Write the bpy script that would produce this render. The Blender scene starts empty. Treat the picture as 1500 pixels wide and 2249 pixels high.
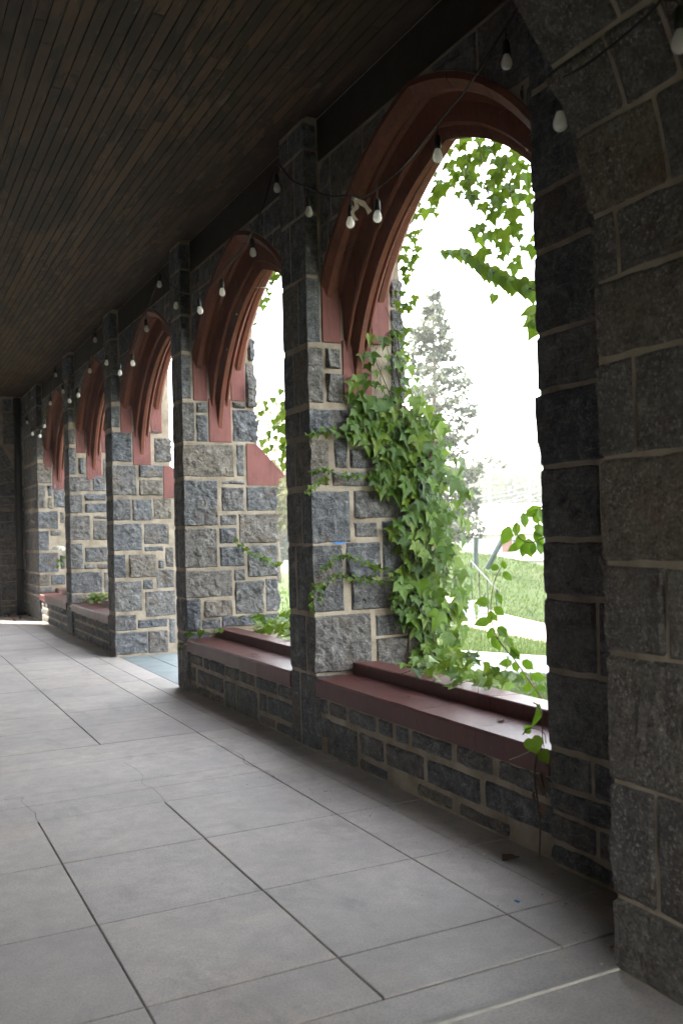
import bpy, math, random
import numpy as np
from mathutils import Vector, Matrix

random.seed(7)
sc = bpy.context.scene

# ------------------------------------------------------------------ camera, sky, sun, exposure
cam_d = bpy.data.cameras.new('camera')
cam = bpy.data.objects.new('camera', cam_d)
sc.collection.objects.link(cam)
cam_d.sensor_fit = 'VERTICAL'
cam_d.sensor_height = 36.0
cam_d.lens = 32.506
cam_d.clip_start = 0.05
cam_d.clip_end = 3000
cam_d.dof.use_dof = True
cam_d.dof.focus_distance = 6.6
cam_d.dof.aperture_fstop = 3.6
RIGHT = Vector((0.89313, -0.44905, -0.02593))
DOWN = Vector((-0.01379, 0.03028, -0.99945))
FWD = Vector((0.44958, 0.89299, 0.02085))
cam.matrix_world = Matrix(((RIGHT.x, -DOWN.x, -FWD.x, 0.0), (RIGHT.y, -DOWN.y, -FWD.y, 0.0),
                           (RIGHT.z, -DOWN.z, -FWD.z, 1.55), (0, 0, 0, 1)))
sc.camera = cam

SUN_EL = math.radians(40)
SUN_AZ = math.atan2(-0.64, 0.77)          # measured from +Y towards +X
world = bpy.data.worlds.new('World')
sc.world = world
world.use_nodes = True
wn = world.node_tree.nodes
wl = world.node_tree.links
wn.clear()
sky = wn.new('ShaderNodeTexSky')
sky.sky_type = 'NISHITA'
sky.sun_disc = False
sky.sun_elevation = SUN_EL
sky.sun_rotation = SUN_AZ
sky.dust_density = 0.5
sky.air_density = 2.0
bg = wn.new('ShaderNodeBackground')
bg.inputs[1].default_value = 0.15
wo = wn.new('ShaderNodeOutputWorld')
hsv = wn.new('ShaderNodeHueSaturation')      # a pale, hazy summer sky
hsv.inputs['Saturation'].default_value = 0.35
wl.new(sky.outputs[0], hsv.inputs['Color'])
wl.new(hsv.outputs[0], bg.inputs[0])
wl.new(bg.outputs[0], wo.inputs[0])

sun_d = bpy.data.lights.new('sun', 'SUN')
sun_d.energy = 2.0
sun_d.angle = math.radians(0.6)
sun_d.color = (1.0, 0.93, 0.82)
sun = bpy.data.objects.new('sun', sun_d)
sc.collection.objects.link(sun)
to_sun = Vector((math.sin(SUN_AZ) * math.cos(SUN_EL), math.cos(SUN_AZ) * math.cos(SUN_EL), math.sin(SUN_EL)))
sun.rotation_euler = to_sun.to_track_quat('Z', 'Y').to_euler()
sun.location = to_sun * 60

sc.view_settings.view_transform = 'Standard'
sc.view_settings.look = 'None'
sc.view_settings.gamma = 1.0
sc.view_settings.use_curve_mapping = False
sc.view_settings.exposure = 3.72
sc.cycles.use_denoising = True
sc.cycles.use_adaptive_sampling = True
sc.cycles.adaptive_threshold = 0.03
sc.cycles.max_bounces = 6
sc.cycles.diffuse_bounces = 4
sc.cycles.transparent_max_bounces = 16
sc.cycles.sample_clamp_indirect = 8.0
sc.cycles.volume_bounces = 0
sc.cycles.caustics_reflective = False
sc.cycles.caustics_refractive = False

# ------------------------------------------------------------------ helpers
COL = sc.collection
COUNT = {}


def mesh_data(name, verts, faces, smooth=False):
    me = bpy.data.meshes.new(name)
    me.from_pydata([tuple(v) for v in verts], [], [tuple(f) for f in faces])
    if smooth:
        me.polygons.foreach_set('use_smooth', [True] * len(me.polygons))
    me.update()
    return me


def link(name, data, mat=None, parent=None, loc=(0, 0, 0)):
    o = bpy.data.objects.new(name, data)
    COL.objects.link(o)
    if parent is not None:
        o.parent = parent
        pl = WLOC.get(parent.name, Vector((0, 0, 0)))
        o.location = Vector(loc) - pl
    else:
        o.location = loc
    WLOC[o.name] = Vector(loc)
    if mat is not None and data is not None and not data.materials:
        data.materials.append(mat)
    return o


WLOC = {}


def mesh(name, verts, faces, mat, parent=None, smooth=False, centre=True):
    V = np.asarray(verts, float)
    c = (V.min(0) + V.max(0)) / 2 if centre else np.zeros(3)
    return link(name, mesh_data(name, V - c, faces, smooth), mat, parent, tuple(c))


def thing(name, label, cat, loc=(0, 0, 0), group=None):
    o = link(name, None, loc=loc)
    o.empty_display_size = 0.1
    tag(o, label, cat, group)
    return o


def tag(o, label, cat, group=None):
    o['label'] = label
    o['category'] = cat
    if group:
        o['group'] = group
    return o


def structure(o):
    o['kind'] = 'structure'
    return o


def stuff(o):
    o['kind'] = 'stuff'
    return o


def box_vf(lo, hi, bev=0.0):
    x0, y0, z0 = lo
    x1, y1, z1 = hi
    if bev <= 0:
        V = [(x0, y0, z0), (x1, y0, z0), (x1, y1, z0), (x0, y1, z0), (x0, y0, z1), (x1, y0, z1), (x1, y1, z1), (x0, y1, z1)]
        F = [(0, 3, 2, 1), (4, 5, 6, 7), (0, 1, 5, 4), (1, 2, 6, 5), (2, 3, 7, 6), (3, 0, 4, 7)]
        return V, F
    b = min(bev, (x1 - x0) * .45, (y1 - y0) * .45, (z1 - z0) * .45)
    V = []
    F = []
    ids = {}
    for sx in (0, 1):
        for sy in (0, 1):
            for sz in (0, 1):
                cx, cy, cz = (x0, x1)[sx], (y0, y1)[sy], (z0, z1)[sz]
                ix, iy, iz = cx + (b, -b)[sx], cy + (b, -b)[sy], cz + (b, -b)[sz]
                ids[(sx, sy, sz, 0)] = len(V); V.append((cx, iy, iz))
                ids[(sx, sy, sz, 1)] = len(V); V.append((ix, cy, iz))
                ids[(sx, sy, sz, 2)] = len(V); V.append((ix, iy, cz))
    for s in (0, 1):
        q = [(s, 0, 0, 0), (s, 1, 0, 0), (s, 1, 1, 0), (s, 0, 1, 0)]
        F.append([ids[k] for k in (q if s else q[::-1])])
        q = [(0, s, 0, 1), (0, s, 1, 1), (1, s, 1, 1), (1, s, 0, 1)]
        F.append([ids[k] for k in (q if s else q[::-1])])
        q = [(0, 0, s, 2), (1, 0, s, 2), (1, 1, s, 2), (0, 1, s, 2)]
        F.append([ids[k] for k in (q if s else q[::-1])])
    for a in (0, 1):
        for c in (0, 1):
            F.append([ids[(a, c, 0, 0)], ids[(a, c, 1, 0)], ids[(a, c, 1, 1)], ids[(a, c, 0, 1)]][::(1 if a == c else -1)])
            F.append([ids[(a, 0, c, 0)], ids[(a, 1, c, 0)], ids[(a, 1, c, 2)], ids[(a, 0, c, 2)]][::(-1 if a == c else 1)])
            F.append([ids[(0, a, c, 1)], ids[(1, a, c, 1)], ids[(1, a, c, 2)], ids[(0, a, c, 2)]][::(1 if a == c else -1)])
    for sx in (0, 1):
        for sy in (0, 1):
            for sz in (0, 1):
                t = [ids[(sx, sy, sz, k)] for k in (0, 1, 2)]
                F.append(t if (sx + sy + sz) % 2 else t[::-1])
    return V, F


def box(name, lo, hi, mat, parent=None, bev=0.0):
    V, F = box_vf(lo, hi, bev)
    return mesh(name, V, F, mat, parent)


# value noise, vectorised
def _hash(ix, iy, iz, seed):
    h = (ix.astype(np.int64) * 374761393 + iy.astype(np.int64) * 668265263 + iz.astype(np.int64) * 2147483647 + seed * 1274126177) & 0xffffffff
    h = ((h ^ (h >> 13)) * 1274126177) & 0xffffffff
    h = h ^ (h >> 16)
    return (h & 0xffff) / 65535.0


def vnoise(P, scale, seed=0):
    Q = np.asarray(P, float) * scale + 1000.0
    I = np.floor(Q)
    f = Q - I
    f = f * f * (3 - 2 * f)
    r = 0
    for dx in (0, 1):
        for dy in (0, 1):
            for dz in (0, 1):
                w = (f[:, 0] if dx else 1 - f[:, 0]) * (f[:, 1] if dy else 1 - f[:, 1]) * (f[:, 2] if dz else 1 - f[:, 2])
                r = r + w * _hash(I[:, 0] + dx, I[:, 1] + dy, I[:, 2] + dz, seed)
    return r


STONE_N = [0]


def rockbox(lo, hi, exposed, step=0.04, bulge=0.025, edge=0.014, mapf=None, sink=0.007, soft=()):
    """A rock-faced block: the exposed faces are broken into chiselled facets that swell out of the mortar."""
    STONE_N[0] += 1
    seed = STONE_N[0]
    rng = random.Random(seed * 31 + 5)
    lo = np.array(lo, float)
    hi = np.array(hi, float)
    for k in range(3):                       # tighten the joints a little
        if (k, 0) not in exposed and hi[k] - lo[k] > .05:
            lo[k] -= .004
        if (k, 1) not in exposed and hi[k] - lo[k] > .05:
            hi[k] += .004
    size = hi - lo
    tang = [False] * 3
    for a, s in exposed:
        for k in range(3):
            if k != a:
                tang[k] = True
    n = [max(3, int(round(size[k] / step))) if tang[k] else 1 for k in range(3)]
    idx = {}
    L = []

    def vid(i):
        if i not in idx:
            idx[i] = len(L)
            L.append(i)
        return idx[i]
    F = []
    for a in range(3):
        b, c = (a + 1) % 3, (a + 2) % 3
        for s in (0, 1):
            def P(u, v):
                t = [0, 0, 0]
                t[a] = n[a] if s else 0
                t[b] = u
                t[c] = v
                return vid(tuple(t))
            if (a, s) in exposed or n[b] == 1 or n[c] == 1:
                for u in range(n[b]):
                    for v in range(n[c]):
                        q = [P(u, v), P(u + 1, v), P(u + 1, v + 1), P(u, v + 1)]
                        F.append(q if s else q[::-1])
            else:
                loop = [P(u, 0) for u in range(n[b])] + [P(n[b], v) for v in range(n[c])] + [P(u, n[c]) for u in range(n[b], 0, -1)] + [P(0, v) for v in range(n[c], 0, -1)]
                F.append(loop if s else loop[::-1])
    LI = np.array(L, float)
    # rows of vertices crowd towards the rims so that the arris stays crisp
    T = LI / np.array(n)
    for k in range(3):
        if n[k] >= 4:
            inner = (LI[:, k] > 0) & (LI[:, k] < n[k])
            m = min(.5, edge / size[k])
            tt = (LI[:, k] - 1) / max(1, n[k] - 2)
            T[:, k] = np.where(inner, m + (1 - 2 * m) * tt, T[:, k])
    V = lo + T * size
    base = V.copy()
    off = np.array([rng.uniform(0, 50) for _ in range(3)])
    W = base + off
    n1 = vnoise(W, 7, seed % 97)
    n2 = np.abs(vnoise(W, 15, seed % 89) - .5) * 2
    n3 = vnoise(W, 40, seed % 83)
    for a, s in exposed:
        bl = bulge * (.3 if (a, s) in soft else 1)
        b, c = (a + 1) % 3, (a + 2) % 3
        onf = np.isclose(LI[:, a], n[a] if s else 0)
        dist = np.full(len(V), 9.0)
        for k in (b, c):
            for t in (0, 1):
                if (k, t) not in exposed:
                    d = (base[:, k] - lo[k]) if t == 0 else (hi[k] - base[:, k])
                    dist = np.minimum(dist, d)
        w = np.clip(dist / (edge * (.55 + .8 * n2)), 0, 1)
        h = np.full(len(V), 1.5)
        for _ in range(rng.randint(4, 8)):
            gb, gc = rng.uniform(-.5, .5), rng.uniform(-.5, .5)
            ab, ac = rng.uniform(lo[b], hi[b]), rng.uniform(lo[c], hi[c])
            h = np.minimum(h, rng.uniform(.45, 1.5) + (gb * (base[:, b] - ab) + gc * (base[:, c] - ac)) / max(bulge, .012))
        h = np.clip(h, .12, 1.5)
        rel = np.maximum(bl * (h * .85 + .4 * (n1 - .4) + .5 * (n2 - .3) + .38 * (n3 - .5)), .0035)
        d = -sink * (1 - w) + w * rel
        V[:, a] += np.where(onf, d * (1 if s else -1), 0)
    j = np.stack([vnoise(W, 11, 11), vnoise(W, 11, 12), vnoise(W, 11, 13)], 1) - .5
    amp = np.array([.011 if tang[k] and (k, 0) not in exposed and (k, 1) not in exposed else .004 * tang[k] for k in range(3)])
    V += j * amp
    if mapf is not None:
        V = mapf(V)
    return V, F


def stone(parent, lo, hi, exposed, mat=None, **kw):
    V, F = rockbox(lo, hi, exposed, **kw)
    return mesh('stone', V, F, mat or M_STONE, parent)


XM, XP, YM, YP, ZM, ZP = (0, 0), (0, 1), (1, 0), (1, 1), (2, 0), (2, 1)


def tube_vf(pts, r0, r1=None, n=6, cap=True):
    pts = [Vector(p) for p in pts]
    r1 = r0 if r1 is None else r1
    V = []
    F = []
    m = len(pts)
    up = Vector((0.31, 0.2, 0.93))
    for i, p in enumerate(pts):
        t = (pts[min(i + 1, m - 1)] - pts[max(i - 1, 0)])
        t = t.normalized() if t.length > 1e-9 else Vector((0, 0, 1))
        a = t.cross(up)
        if a.length < 1e-3:
            a = t.cross(Vector((1, 0, 0)))
        a.normalize()
        b = t.cross(a)
        r = r0 + (r1 - r0) * i / max(1, m - 1)
        for k in range(n):
            w = 2 * math.pi * k / n
            V.append(tuple(p + a * math.cos(w) * r + b * math.sin(w) * r))
    for i in range(m - 1):
        for k in range(n):
            F.append((i * n + k, i * n + (k + 1) % n, (i + 1) * n + (k + 1) % n, (i + 1) * n + k))
    if cap:
        F.append(tuple(range(n))[::-1])
        F.append(tuple((m - 1) * n + k for k in range(n)))
    return V, F


def smooth_pts(pts, k=4):
    """Catmull-Rom through the points."""
    P = [Vector(p) for p in pts]
    if len(P) < 3:
        return P
    out = []
    for i in range(len(P) - 1):
        p0 = P[max(i - 1, 0)]; p1 = P[i]; p2 = P[i + 1]; p3 = P[min(i + 2, len(P) - 1)]
        for s in range(k):
            t = s / k
            out.append(.5 * ((2 * p1) + (p2 - p0) * t + (2 * p0 - 5 * p1 + 4 * p2 - p3) * t * t + (3 * p1 - p0 - 3 * p2 + p3) * t ** 3))
    out.append(P[-1])
    return out


def join(parts):
    V = []
    F = []
    for v, f in parts:
        o = len(V)
        V += list(v)
        F += [tuple(i + o for i in q) for q in f]
    return V, F


def lathe_vf(prof, n=14, c=(0, 0, 0)):
    V = []
    F = []
    for r, z in prof:
        for k in range(n):
            a = 2 * math.pi * k / n
            V.append((c[0] + r * math.cos(a), c[1] + r * math.sin(a), c[2] + z))
    for i in range(len(prof) - 1):
        for k in range(n):
            F.append((i * n + k, i * n + (k + 1) % n, (i + 1) * n + (k + 1) % n, (i + 1) * n + k))
    F.append(tuple(range(n))[::-1])
    F.append(tuple((len(prof) - 1) * n + k for k in range(n)))
    return V, F


# ------------------------------------------------------------------ materials
class NT:
    def __init__(self, name):
        self.m = bpy.data.materials.new(name)
        self.m.use_nodes = True
        self.t = self.m.node_tree
        self.b = self.t.nodes['Principled BSDF']
        self.out = self.t.nodes['Material Output']

    def n(self, typ, **kw):
        nd = self.t.nodes.new(typ)
        for k, v in kw.items():
            setattr(nd, k, v)
        return nd

    def l(self, a, b):
        self.t.links.new(a, b)

    def coords(self, kind='Object', rnd=True, scale=(1, 1, 1)):
        if kind == 'World':
            g = self.n('ShaderNodeNewGeometry')
            src = g.outputs['Position']
        else:
            src = self.n('ShaderNodeTexCoord').outputs[kind]
        mp = self.n('ShaderNodeMapping')
        mp.inputs['Scale'].default_value = scale
        self.l(src, mp.inputs[0])
        if rnd:
            oi = self.n('ShaderNodeObjectInfo')
            mu = self.n('ShaderNodeMath', operation='MULTIPLY')
            mu.inputs[1].default_value = 91.7
            self.l(oi.outputs['Random'], mu.inputs[0])
            self.l(mu.outputs[0], mp.inputs['Location'])
        return mp.outputs[0]

    def noise(self, vec, scale, detail=3, rough=.55, dist=0.0):
        nd = self.n('ShaderNodeTexNoise')
        nd.inputs['Scale'].default_value = scale
        nd.inputs['Detail'].default_value = detail
        nd.inputs['Roughness'].default_value = rough
        nd.inputs['Distortion'].default_value = dist
        self.l(vec, nd.inputs['Vector'])
        return nd.outputs[0]

    def ramp(self, fac, stops, interp='LINEAR'):
        r = self.n('ShaderNodeValToRGB')
        r.color_ramp.interpolation = interp
        e = r.color_ramp.elements
        while len(e) < len(stops):
            e.new(.5)
        for i, (p, c) in enumerate(stops):
            e[i].position = p
            e[i].color = (c, c, c, 1) if isinstance(c, (int, float)) else (*c, 1)
        self.l(fac, r.inputs[0])
        return r.outputs[0]

    def mix(self, fac, a, b, blend='MIX'):
        m = self.n('ShaderNodeMix', data_type='RGBA', blend_type=blend)
        if isinstance(fac, (int, float)):
            m.inputs[0].default_value = fac
        else:
            self.l(fac, m.inputs[0])
        for s, v in ((6, a), (7, b)):
            if isinstance(v, tuple):
                m.inputs[s].default_value = (*v, 1)
            else:
                self.l(v, m.inputs[s])
        return m.outputs[2]

    def bump(self, h, strength=.5, dist=.01):
        b = self.n('ShaderNodeBump')
        b.inputs['Strength'].default_value = strength
        b.inputs['Distance'].default_value = dist
        self.l(h, b.inputs['Height'])
        self.l(b.outputs[0], self.b.inputs['Normal'])

    def rand(self):
        return self.n('ShaderNodeObjectInfo').outputs['Random']

    def set(self, color=None, rough=None, spec=None, metal=None):
        for k, v in (('Base Color', color), ('Roughness', rough), ('Specular IOR Level', spec), ('Metallic', metal)):
            if v is None:
                continue
            if isinstance(v, (int, float)):
                self.b.inputs[k].default_value = v
            elif isinstance(v, tuple):
                self.b.inputs[k].default_value = (*v, 1)
            else:
                self.l(v, self.b.inputs[k])
        return self.m


def mat_stone(name, warm=0.0, gain=1.0, grain=.6):
    t = NT(name)
    v = t.coords('Object')
    g = lambda c: tuple(x * gain for x in c)
    ro = t.rand()
    tint = t.ramp(ro, [(0, g((.062, .069, .084))), (.16, g((.118, .122, .133))), (.3, g((.08, .088, .105))), (.45, g((.135, .123, .112))), (.6, g((.095, .098, .108))), (.75, g((.145, .142, .14))), (.88, g((.112, .10, .096))), (1, g((.17, .145, .115)))])
    patch = t.noise(v, 13, 9, .74, .4)
    c = t.mix(t.ramp(patch, [(.36, .8), (.51, 0.0)]), tint, g((.022, .024, .03)))
    c = t.mix(t.ramp(patch, [(.54, 0.0), (.68, .85)]), c, g((.27, .262, .255)))
    vs = t.coords('Object', scale=(4, 4, 21))
    streak = t.noise(vs, 2.6, 7, .7, .8)
    c = t.mix(t.ramp(streak, [(.54, 0.0), (.66, .5)]), c, g((.27, .265, .26)))
    rust = t.noise(v, 3.1, 5, .65)
    c = t.mix(t.ramp(rust, [(.56, 0.0), (.7, .6)]), c, g((.15, .098, .058)))
    sp = t.noise(v, 70, 4, .75)
    mask = t.ramp(t.noise(v, 6, 3), [(.35, .15), (.65, 1.0)])
    fl = t.n('ShaderNodeMath', operation='MULTIPLY')
    t.l(t.ramp(sp, [(.54, 0.0), (.66, grain)]), fl.inputs[0])
    t.l(mask, fl.inputs[1])
    c = t.mix(fl.outputs[0], c, g((.50, .48, .45)))
    c = t.mix(t.ramp(sp, [(.32, grain), (.46, 0.0)]), c, g((.016, .016, .02)))
    if warm:
        c = t.mix(warm, c, g((.19, .135, .085)))
    h = t.noise(v, 16, 10, .72, .2)
    t.bump(h, 1.0, .05)
    return t.set(c, .8, .3)


M_STONE = mat_stone('granite', 0, 1.22, .42)
M_STONE_W = mat_stone('warm_granite', .24, 1.15, .95)


def mat_mortar():
    t = NT('mortar')
    v = t.coords('World', False)
    c = t.ramp(t.noise(v, 6, 5, .6), [(.3, (.22, .178, .135)), (.55, (.385, .325, .255)), (.8, (.46, .40, .33))])
    c = t.mix(t.ramp(t.noise(v, 1.4, 3), [(.5, 0.0), (.75, .35)]), c, (.13, .11, .09))
    t.bump(t.noise(v, 45, 7, .75), .9, .012)
    return t.set(c, .95, .2)


M_MORTAR = mat_mortar()


def mat_red(name, col, rough=.6, ribs=False, wear=.3):
    t = NT(name)
    v = t.coords('World', False)
    d = tuple(x * .68 for x in col)
    p = tuple(min(1, x * 1.25 + .03) for x in col)
    c = t.ramp(t.noise(v, 3.5, 5, .6), [(.25, d), (.5, col), (.8, tuple(x * 1.12 for x in col))])
    c = t.mix(t.ramp(t.noise(v, 26, 6, .75), [(.58, 0.0), (.7, min(1, wear * 1.6))]), c, p)
    c = t.mix(t.ramp(t.noise(v, 5, 8, .75, .5), [(.56, 0.0), (.68, min(1, wear * 2.2))]), c, (.06, .03, .025))
    vs = t.coords('World', False, (9, 9, .8))
    c = t.mix(t.ramp(t.noise(vs, 2.2, 6, .7), [(.5, 0.0), (.7, .55)]), c, tuple(x * .38 for x in col))
    if ribs:
        w = t.n('ShaderNodeTexWave', wave_type='BANDS', bands_direction='X')
        w.inputs['Scale'].default_value = 42
        w.inputs['Distortion'].default_value = 1.2
        t.l(v, w.inputs['Vector'])
        t.bump(w.outputs[1], .5, .006)
    else:
        t.bump(t.noise(v, 55, 5, .7), .35, .006)
    return t.set(c, rough, .4)


M_RED = mat_red('painted_sandstone', (.155, .05, .03), .62, False, .45)
M_REDB = mat_red('tooled_sandstone', (.22, .083, .076), .75, True, .2)
M_SILL = mat_red('sill_sandstone', (.10, .031, .028), .42, False, .35)


def mat_floor():
    t = NT('concrete_slab')
    v = t.coords('World', False)
    ro = t.rand()
    base = t.ramp(ro, [(0, (.48, .425, .395)), (.5, (.54, .48, .445)), (1, (.58, .51, .46))])
    c = t.mix(t.ramp(t.noise(v, 1.5, 5, .6, .4), [(.35, 0.0), (.7, .7)]), base, (.36, .325, .31))
    c = t.mix(t.ramp(t.noise(v, 1.1, 4, .6, 1.0), [(.58, 0.0), (.75, .6)]), c, (.52, .43, .36))
    c = t.mix(t.ramp(t.noise(t.coords('World', False, (1, .45, 1)), 3.3, 6, .7, .5), [(.56, 0.0), (.72, .5)]), c, (.21, .188, .175))
    c = t.mix(t.ramp(t.noise(v, 9, 7, .72), [(.4, .35), (.6, 0.0)]), c, (.30, .27, .255))
    c = t.mix(t.ramp(t.noise(v, 110, 3, .75), [(.36, .5), (.54, 0.0)]), c, (.24, .22, .21))
    c = t.mix(t.ramp(t.noise(v, 42, 3, .6), [(.7, 0.0), (.78, .7)]), c, (.12, .11, .11))
    t.bump(t.noise(v, 90, 4, .7), .22, .004)
    return t.set(c, t.ramp(t.noise(v, 2.5, 4), [(.3, .55), (.7, .8)]), .4)


M_FLOOR = mat_floor()


def simple(name, col, rough=.7, spec=.4, metal=0.0, var=.25, scale=8, bump=0, kind='World'):
    t = NT(name)
    v = t.coords(kind, kind == 'Object')
    c = t.ramp(t.noise(v, scale, 4, .6), [(.25, tuple(x * (1 - var) for x in col)), (.75, tuple(min(1, x * (1 + var)) for x in col))])
    if bump:
        t.bump(t.noise(v, scale * 6, 4, .7), bump, .01)
    return t.set(c, rough, spec, metal)


M_JOINT = simple('joint_dirt', (.03, .027, .025), .95)
M_SLATE = simple('blue_slate', (.215, .245, .25), .6, .4, 0, .18, 5)


def mat_ceiling():
    t = NT('weathered_board')
    v = t.coords('World', False)
    ro = t.rand()
    paint = t.ramp(ro, [(0, (.088, .049, .026)), (.35, (.115, .068, .037)), (.7, (.06, .035, .02)), (1, (.095, .052, .028))])
    ve = t.coords('World', True, (1, .22, 1))
    peel = t.noise(ve, 5.2, 7, .72, .4)
    c = t.mix(t.ramp(peel, [(.50, 0.0), (.535, .9)], 'LINEAR'), paint, (.024, .014, .009))
    peel2 = t.noise(t.coords('World', False, (1, .3, 1)), 1.7, 5, .65, .5)
    c = t.mix(t.ramp(peel2, [(.48, 0.0), (.6, .75)]), c, (.024, .016, .011))
    c = t.mix(t.ramp(t.noise(t.coords('World', True, (1, .3, 1)), 7, 6, .7), [(.62, 0.0), (.66, .6)]), c, (.16, .13, .09))
    grain = t.noise(t.coords('World', True, (30, 1.2, 1)), 3, 5, .6)
    c = t.mix(t.ramp(grain, [(.35, .3), (.6, 0.0)]), c, (.026, .02, .016))
    t.bump(grain, .25, .004)
    return t.set(c, .62, .35)


M_CEIL = mat_ceiling()
M_DECK_SHADE = simple('deck_and_shade', (.045, .034, .027), .8)  # dark wood of the roof deck, also the painted shade over the arches


def mat_leaf(name, cols, trans=.3, gloss=.45):
    t = NT(name)
    ro = t.rand()
    n = len(cols)
    c = t.ramp(ro, [(i / (n - 1), cc) for i, cc in enumerate(cols)])
    v = t.coords('Object')
    c = t.mix(t.ramp(t.noise(v, 3, 3), [(.35, .35), (.65, 0.0)]), c, tuple(x * .6 for x in cols[0]))
    tr = t.n('ShaderNodeBsdfTranslucent')
    cc = t.mix(.5, c, tuple(min(1, x * 1.6) for x in cols[-1]))
    t.l(cc, tr.inputs[0])
    t.set(c, gloss, .22)
    mx = t.n('ShaderNodeMixShader')
    mx.inputs[0].default_value = trans
    t.l(t.b.outputs[0], mx.inputs[1])
    t.l(tr.outputs[0], mx.inputs[2])
    t.l(mx.outputs[0], t.out.inputs[0])
    return t.m


M_IVY = mat_leaf('ivy_leaf', [(.026, .064, .005), (.05, .108, .008), (.08, .145, .01), (.125, .18, .014)])
M_IVYY = mat_leaf('young_ivy_leaf', [(.075, .15, .01), (.105, .18, .012), (.13, .19, .016)], .35)
M_OVATE = mat_leaf('ovate_leaf', [(.06, .14, .008), (.085, .17, .01), (.11, .19, .012)], .5)
M_STEM = simple('vine_stem', (.075, .05, .032), .8)
M_STEMR = simple('reddish_stem', (.12, .055, .04), .6)
M_DEAD = simple('dead_leaf', (.085, .048, .025), .8)
M_BERRY = simple('ivy_berry', (.09, .12, .05), .5)
M_CABLE = simple('black_cable', (.012, .012, .012), .5)


def mat_bulb():
    t = NT('bulb_glass')
    v = t.coords('Object')
    c = t.ramp(t.noise(v, 30, 2), [(.3, (.82, .80, .76)), (.7, (.9, .89, .86))])
    t.set(c, .15, .5)
    tr = t.n('ShaderNodeBsdfTranslucent')
    t.l(c, tr.inputs[0])
    tp = t.n('ShaderNodeBsdfTransparent')
    m1 = t.n('ShaderNodeMixShader')
    m1.inputs[0].default_value = .55
    t.l(t.b.outputs[0], m1.inputs[1])
    t.l(tr.outputs[0], m1.inputs[2])
    m2 = t.n('ShaderNodeMixShader')
    m2.inputs[0].default_value = .22
    t.l(m1.outputs[0], m2.inputs[1])
    t.l(tp.outputs[0], m2.inputs[2])
    t.l(m2.outputs[0], t.out.inputs[0])
    return t.m


M_BULB = mat_bulb()
M_FIL = simple('filament_post', (.35, .2, .1), .5)
M_CLOTH = simple('worn_ribbon', (.5, .44, .34), .9)
M_PAPER = simple('torn_paper', (.72, .68, .6), .9)
M_STEEL = simple('dull_steel', (.25, .25, .25), .45, .5, .8)
M_BLUE = simple('blue_chalk', (.06, .2, .5), .9)
M_CRUMB = simple('mortar_crumb', (.5, .45, .36), .95)
M_PETAL = mat_leaf('white_petal', [(.62, .62, .52), (.75, .75, .68)], .35, .6)

# ------------------------------------------------------------------ measured layout (metres)
REVEAL_1 = [(2.754, 3.173, 2.244, 2.423), (2.746, 2.894, 1.882, 2.206), (2.939, 3.042, 2.004, 2.21), (3.066, 3.286, 2.005, 2.138), (2.92, 3.221, 1.873, 1.978), (3.236, 3.404, 1.872, 1.98), (2.754, 3.053, 1.47, 1.838), (3.086, 3.513, 1.641, 1.841), (3.085, 3.275, 1.506, 1.612), (3.312, 3.566, 1.208, 1.62), (2.756, 2.986, 0.983, 1.449), (3.015, 3.289, 1.212, 1.462), (3.047, 3.414, 0.979, 1.19), (3.435, 3.576, 0.962, 1.177), (2.758, 3.2, 0.552, 0.95), (3.239, 3.568, 0.781, 0.932), (3.242, 3.603, 0.467, 0.761), (2.744, 2.853, 2.901, 3.358), (2.743, 2.865, 2.469, 2.86), (2.889, 3.008, 2.72, 2.866), (2.887, 3.019, 2.475, 2.682), (2.748, 2.849, 3.38, 3.808), (3.434, 3.517, 2.861, 3.187), (3.423, 3.514, 2.488, 2.845), (3.434, 3.521, 3.202, 3.418)]
REVEAL_2 = [(2.758, 2.846, 2.918, 3.358), (2.76, 2.874, 2.491, 2.882), (2.893, 3.004, 2.783, 2.887), (2.891, 3.006, 2.488, 2.758), (3.278, 3.417, 2.84, 2.903), (3.277, 3.519, 2.497, 2.824), (3.429, 3.53, 2.851, 3.312), (3.459, 3.526, 3.338, 3.572), (2.762, 2.837, 3.4, 3.744), (2.767, 3.283, 2.137, 2.464), (3.313, 3.392, 2.14, 2.468), (2.778, 3.099, 1.643, 2.097), (3.145, 3.392, 2.056, 2.098), (3.138, 3.382, 1.787, 2.029), (3.409, 3.728, 1.786, 2.029), (3.122, 3.298, 1.643, 1.746), (3.322, 3.739, 1.453, 1.752), (2.791, 3.082, 1.224, 1.615), (3.111, 3.294, 1.462, 1.613), (3.109, 3.373, 1.223, 1.423), (3.405, 3.736, 1.106, 1.428), (2.777, 3.233, 0.924, 1.193), (3.257, 3.374, 1.078, 1.191), (3.262, 3.57, 0.73, 1.061), (3.596, 3.733, 0.738, 1.078), (2.773, 2.89, 0.59, 0.906), (2.93, 3.233, 0.718, 0.886), (2.902, 3.098, 0.605, 0.7), (3.111, 3.521, 0.612, 0.714), (3.542, 3.72, 0.59, 0.716)]
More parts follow.
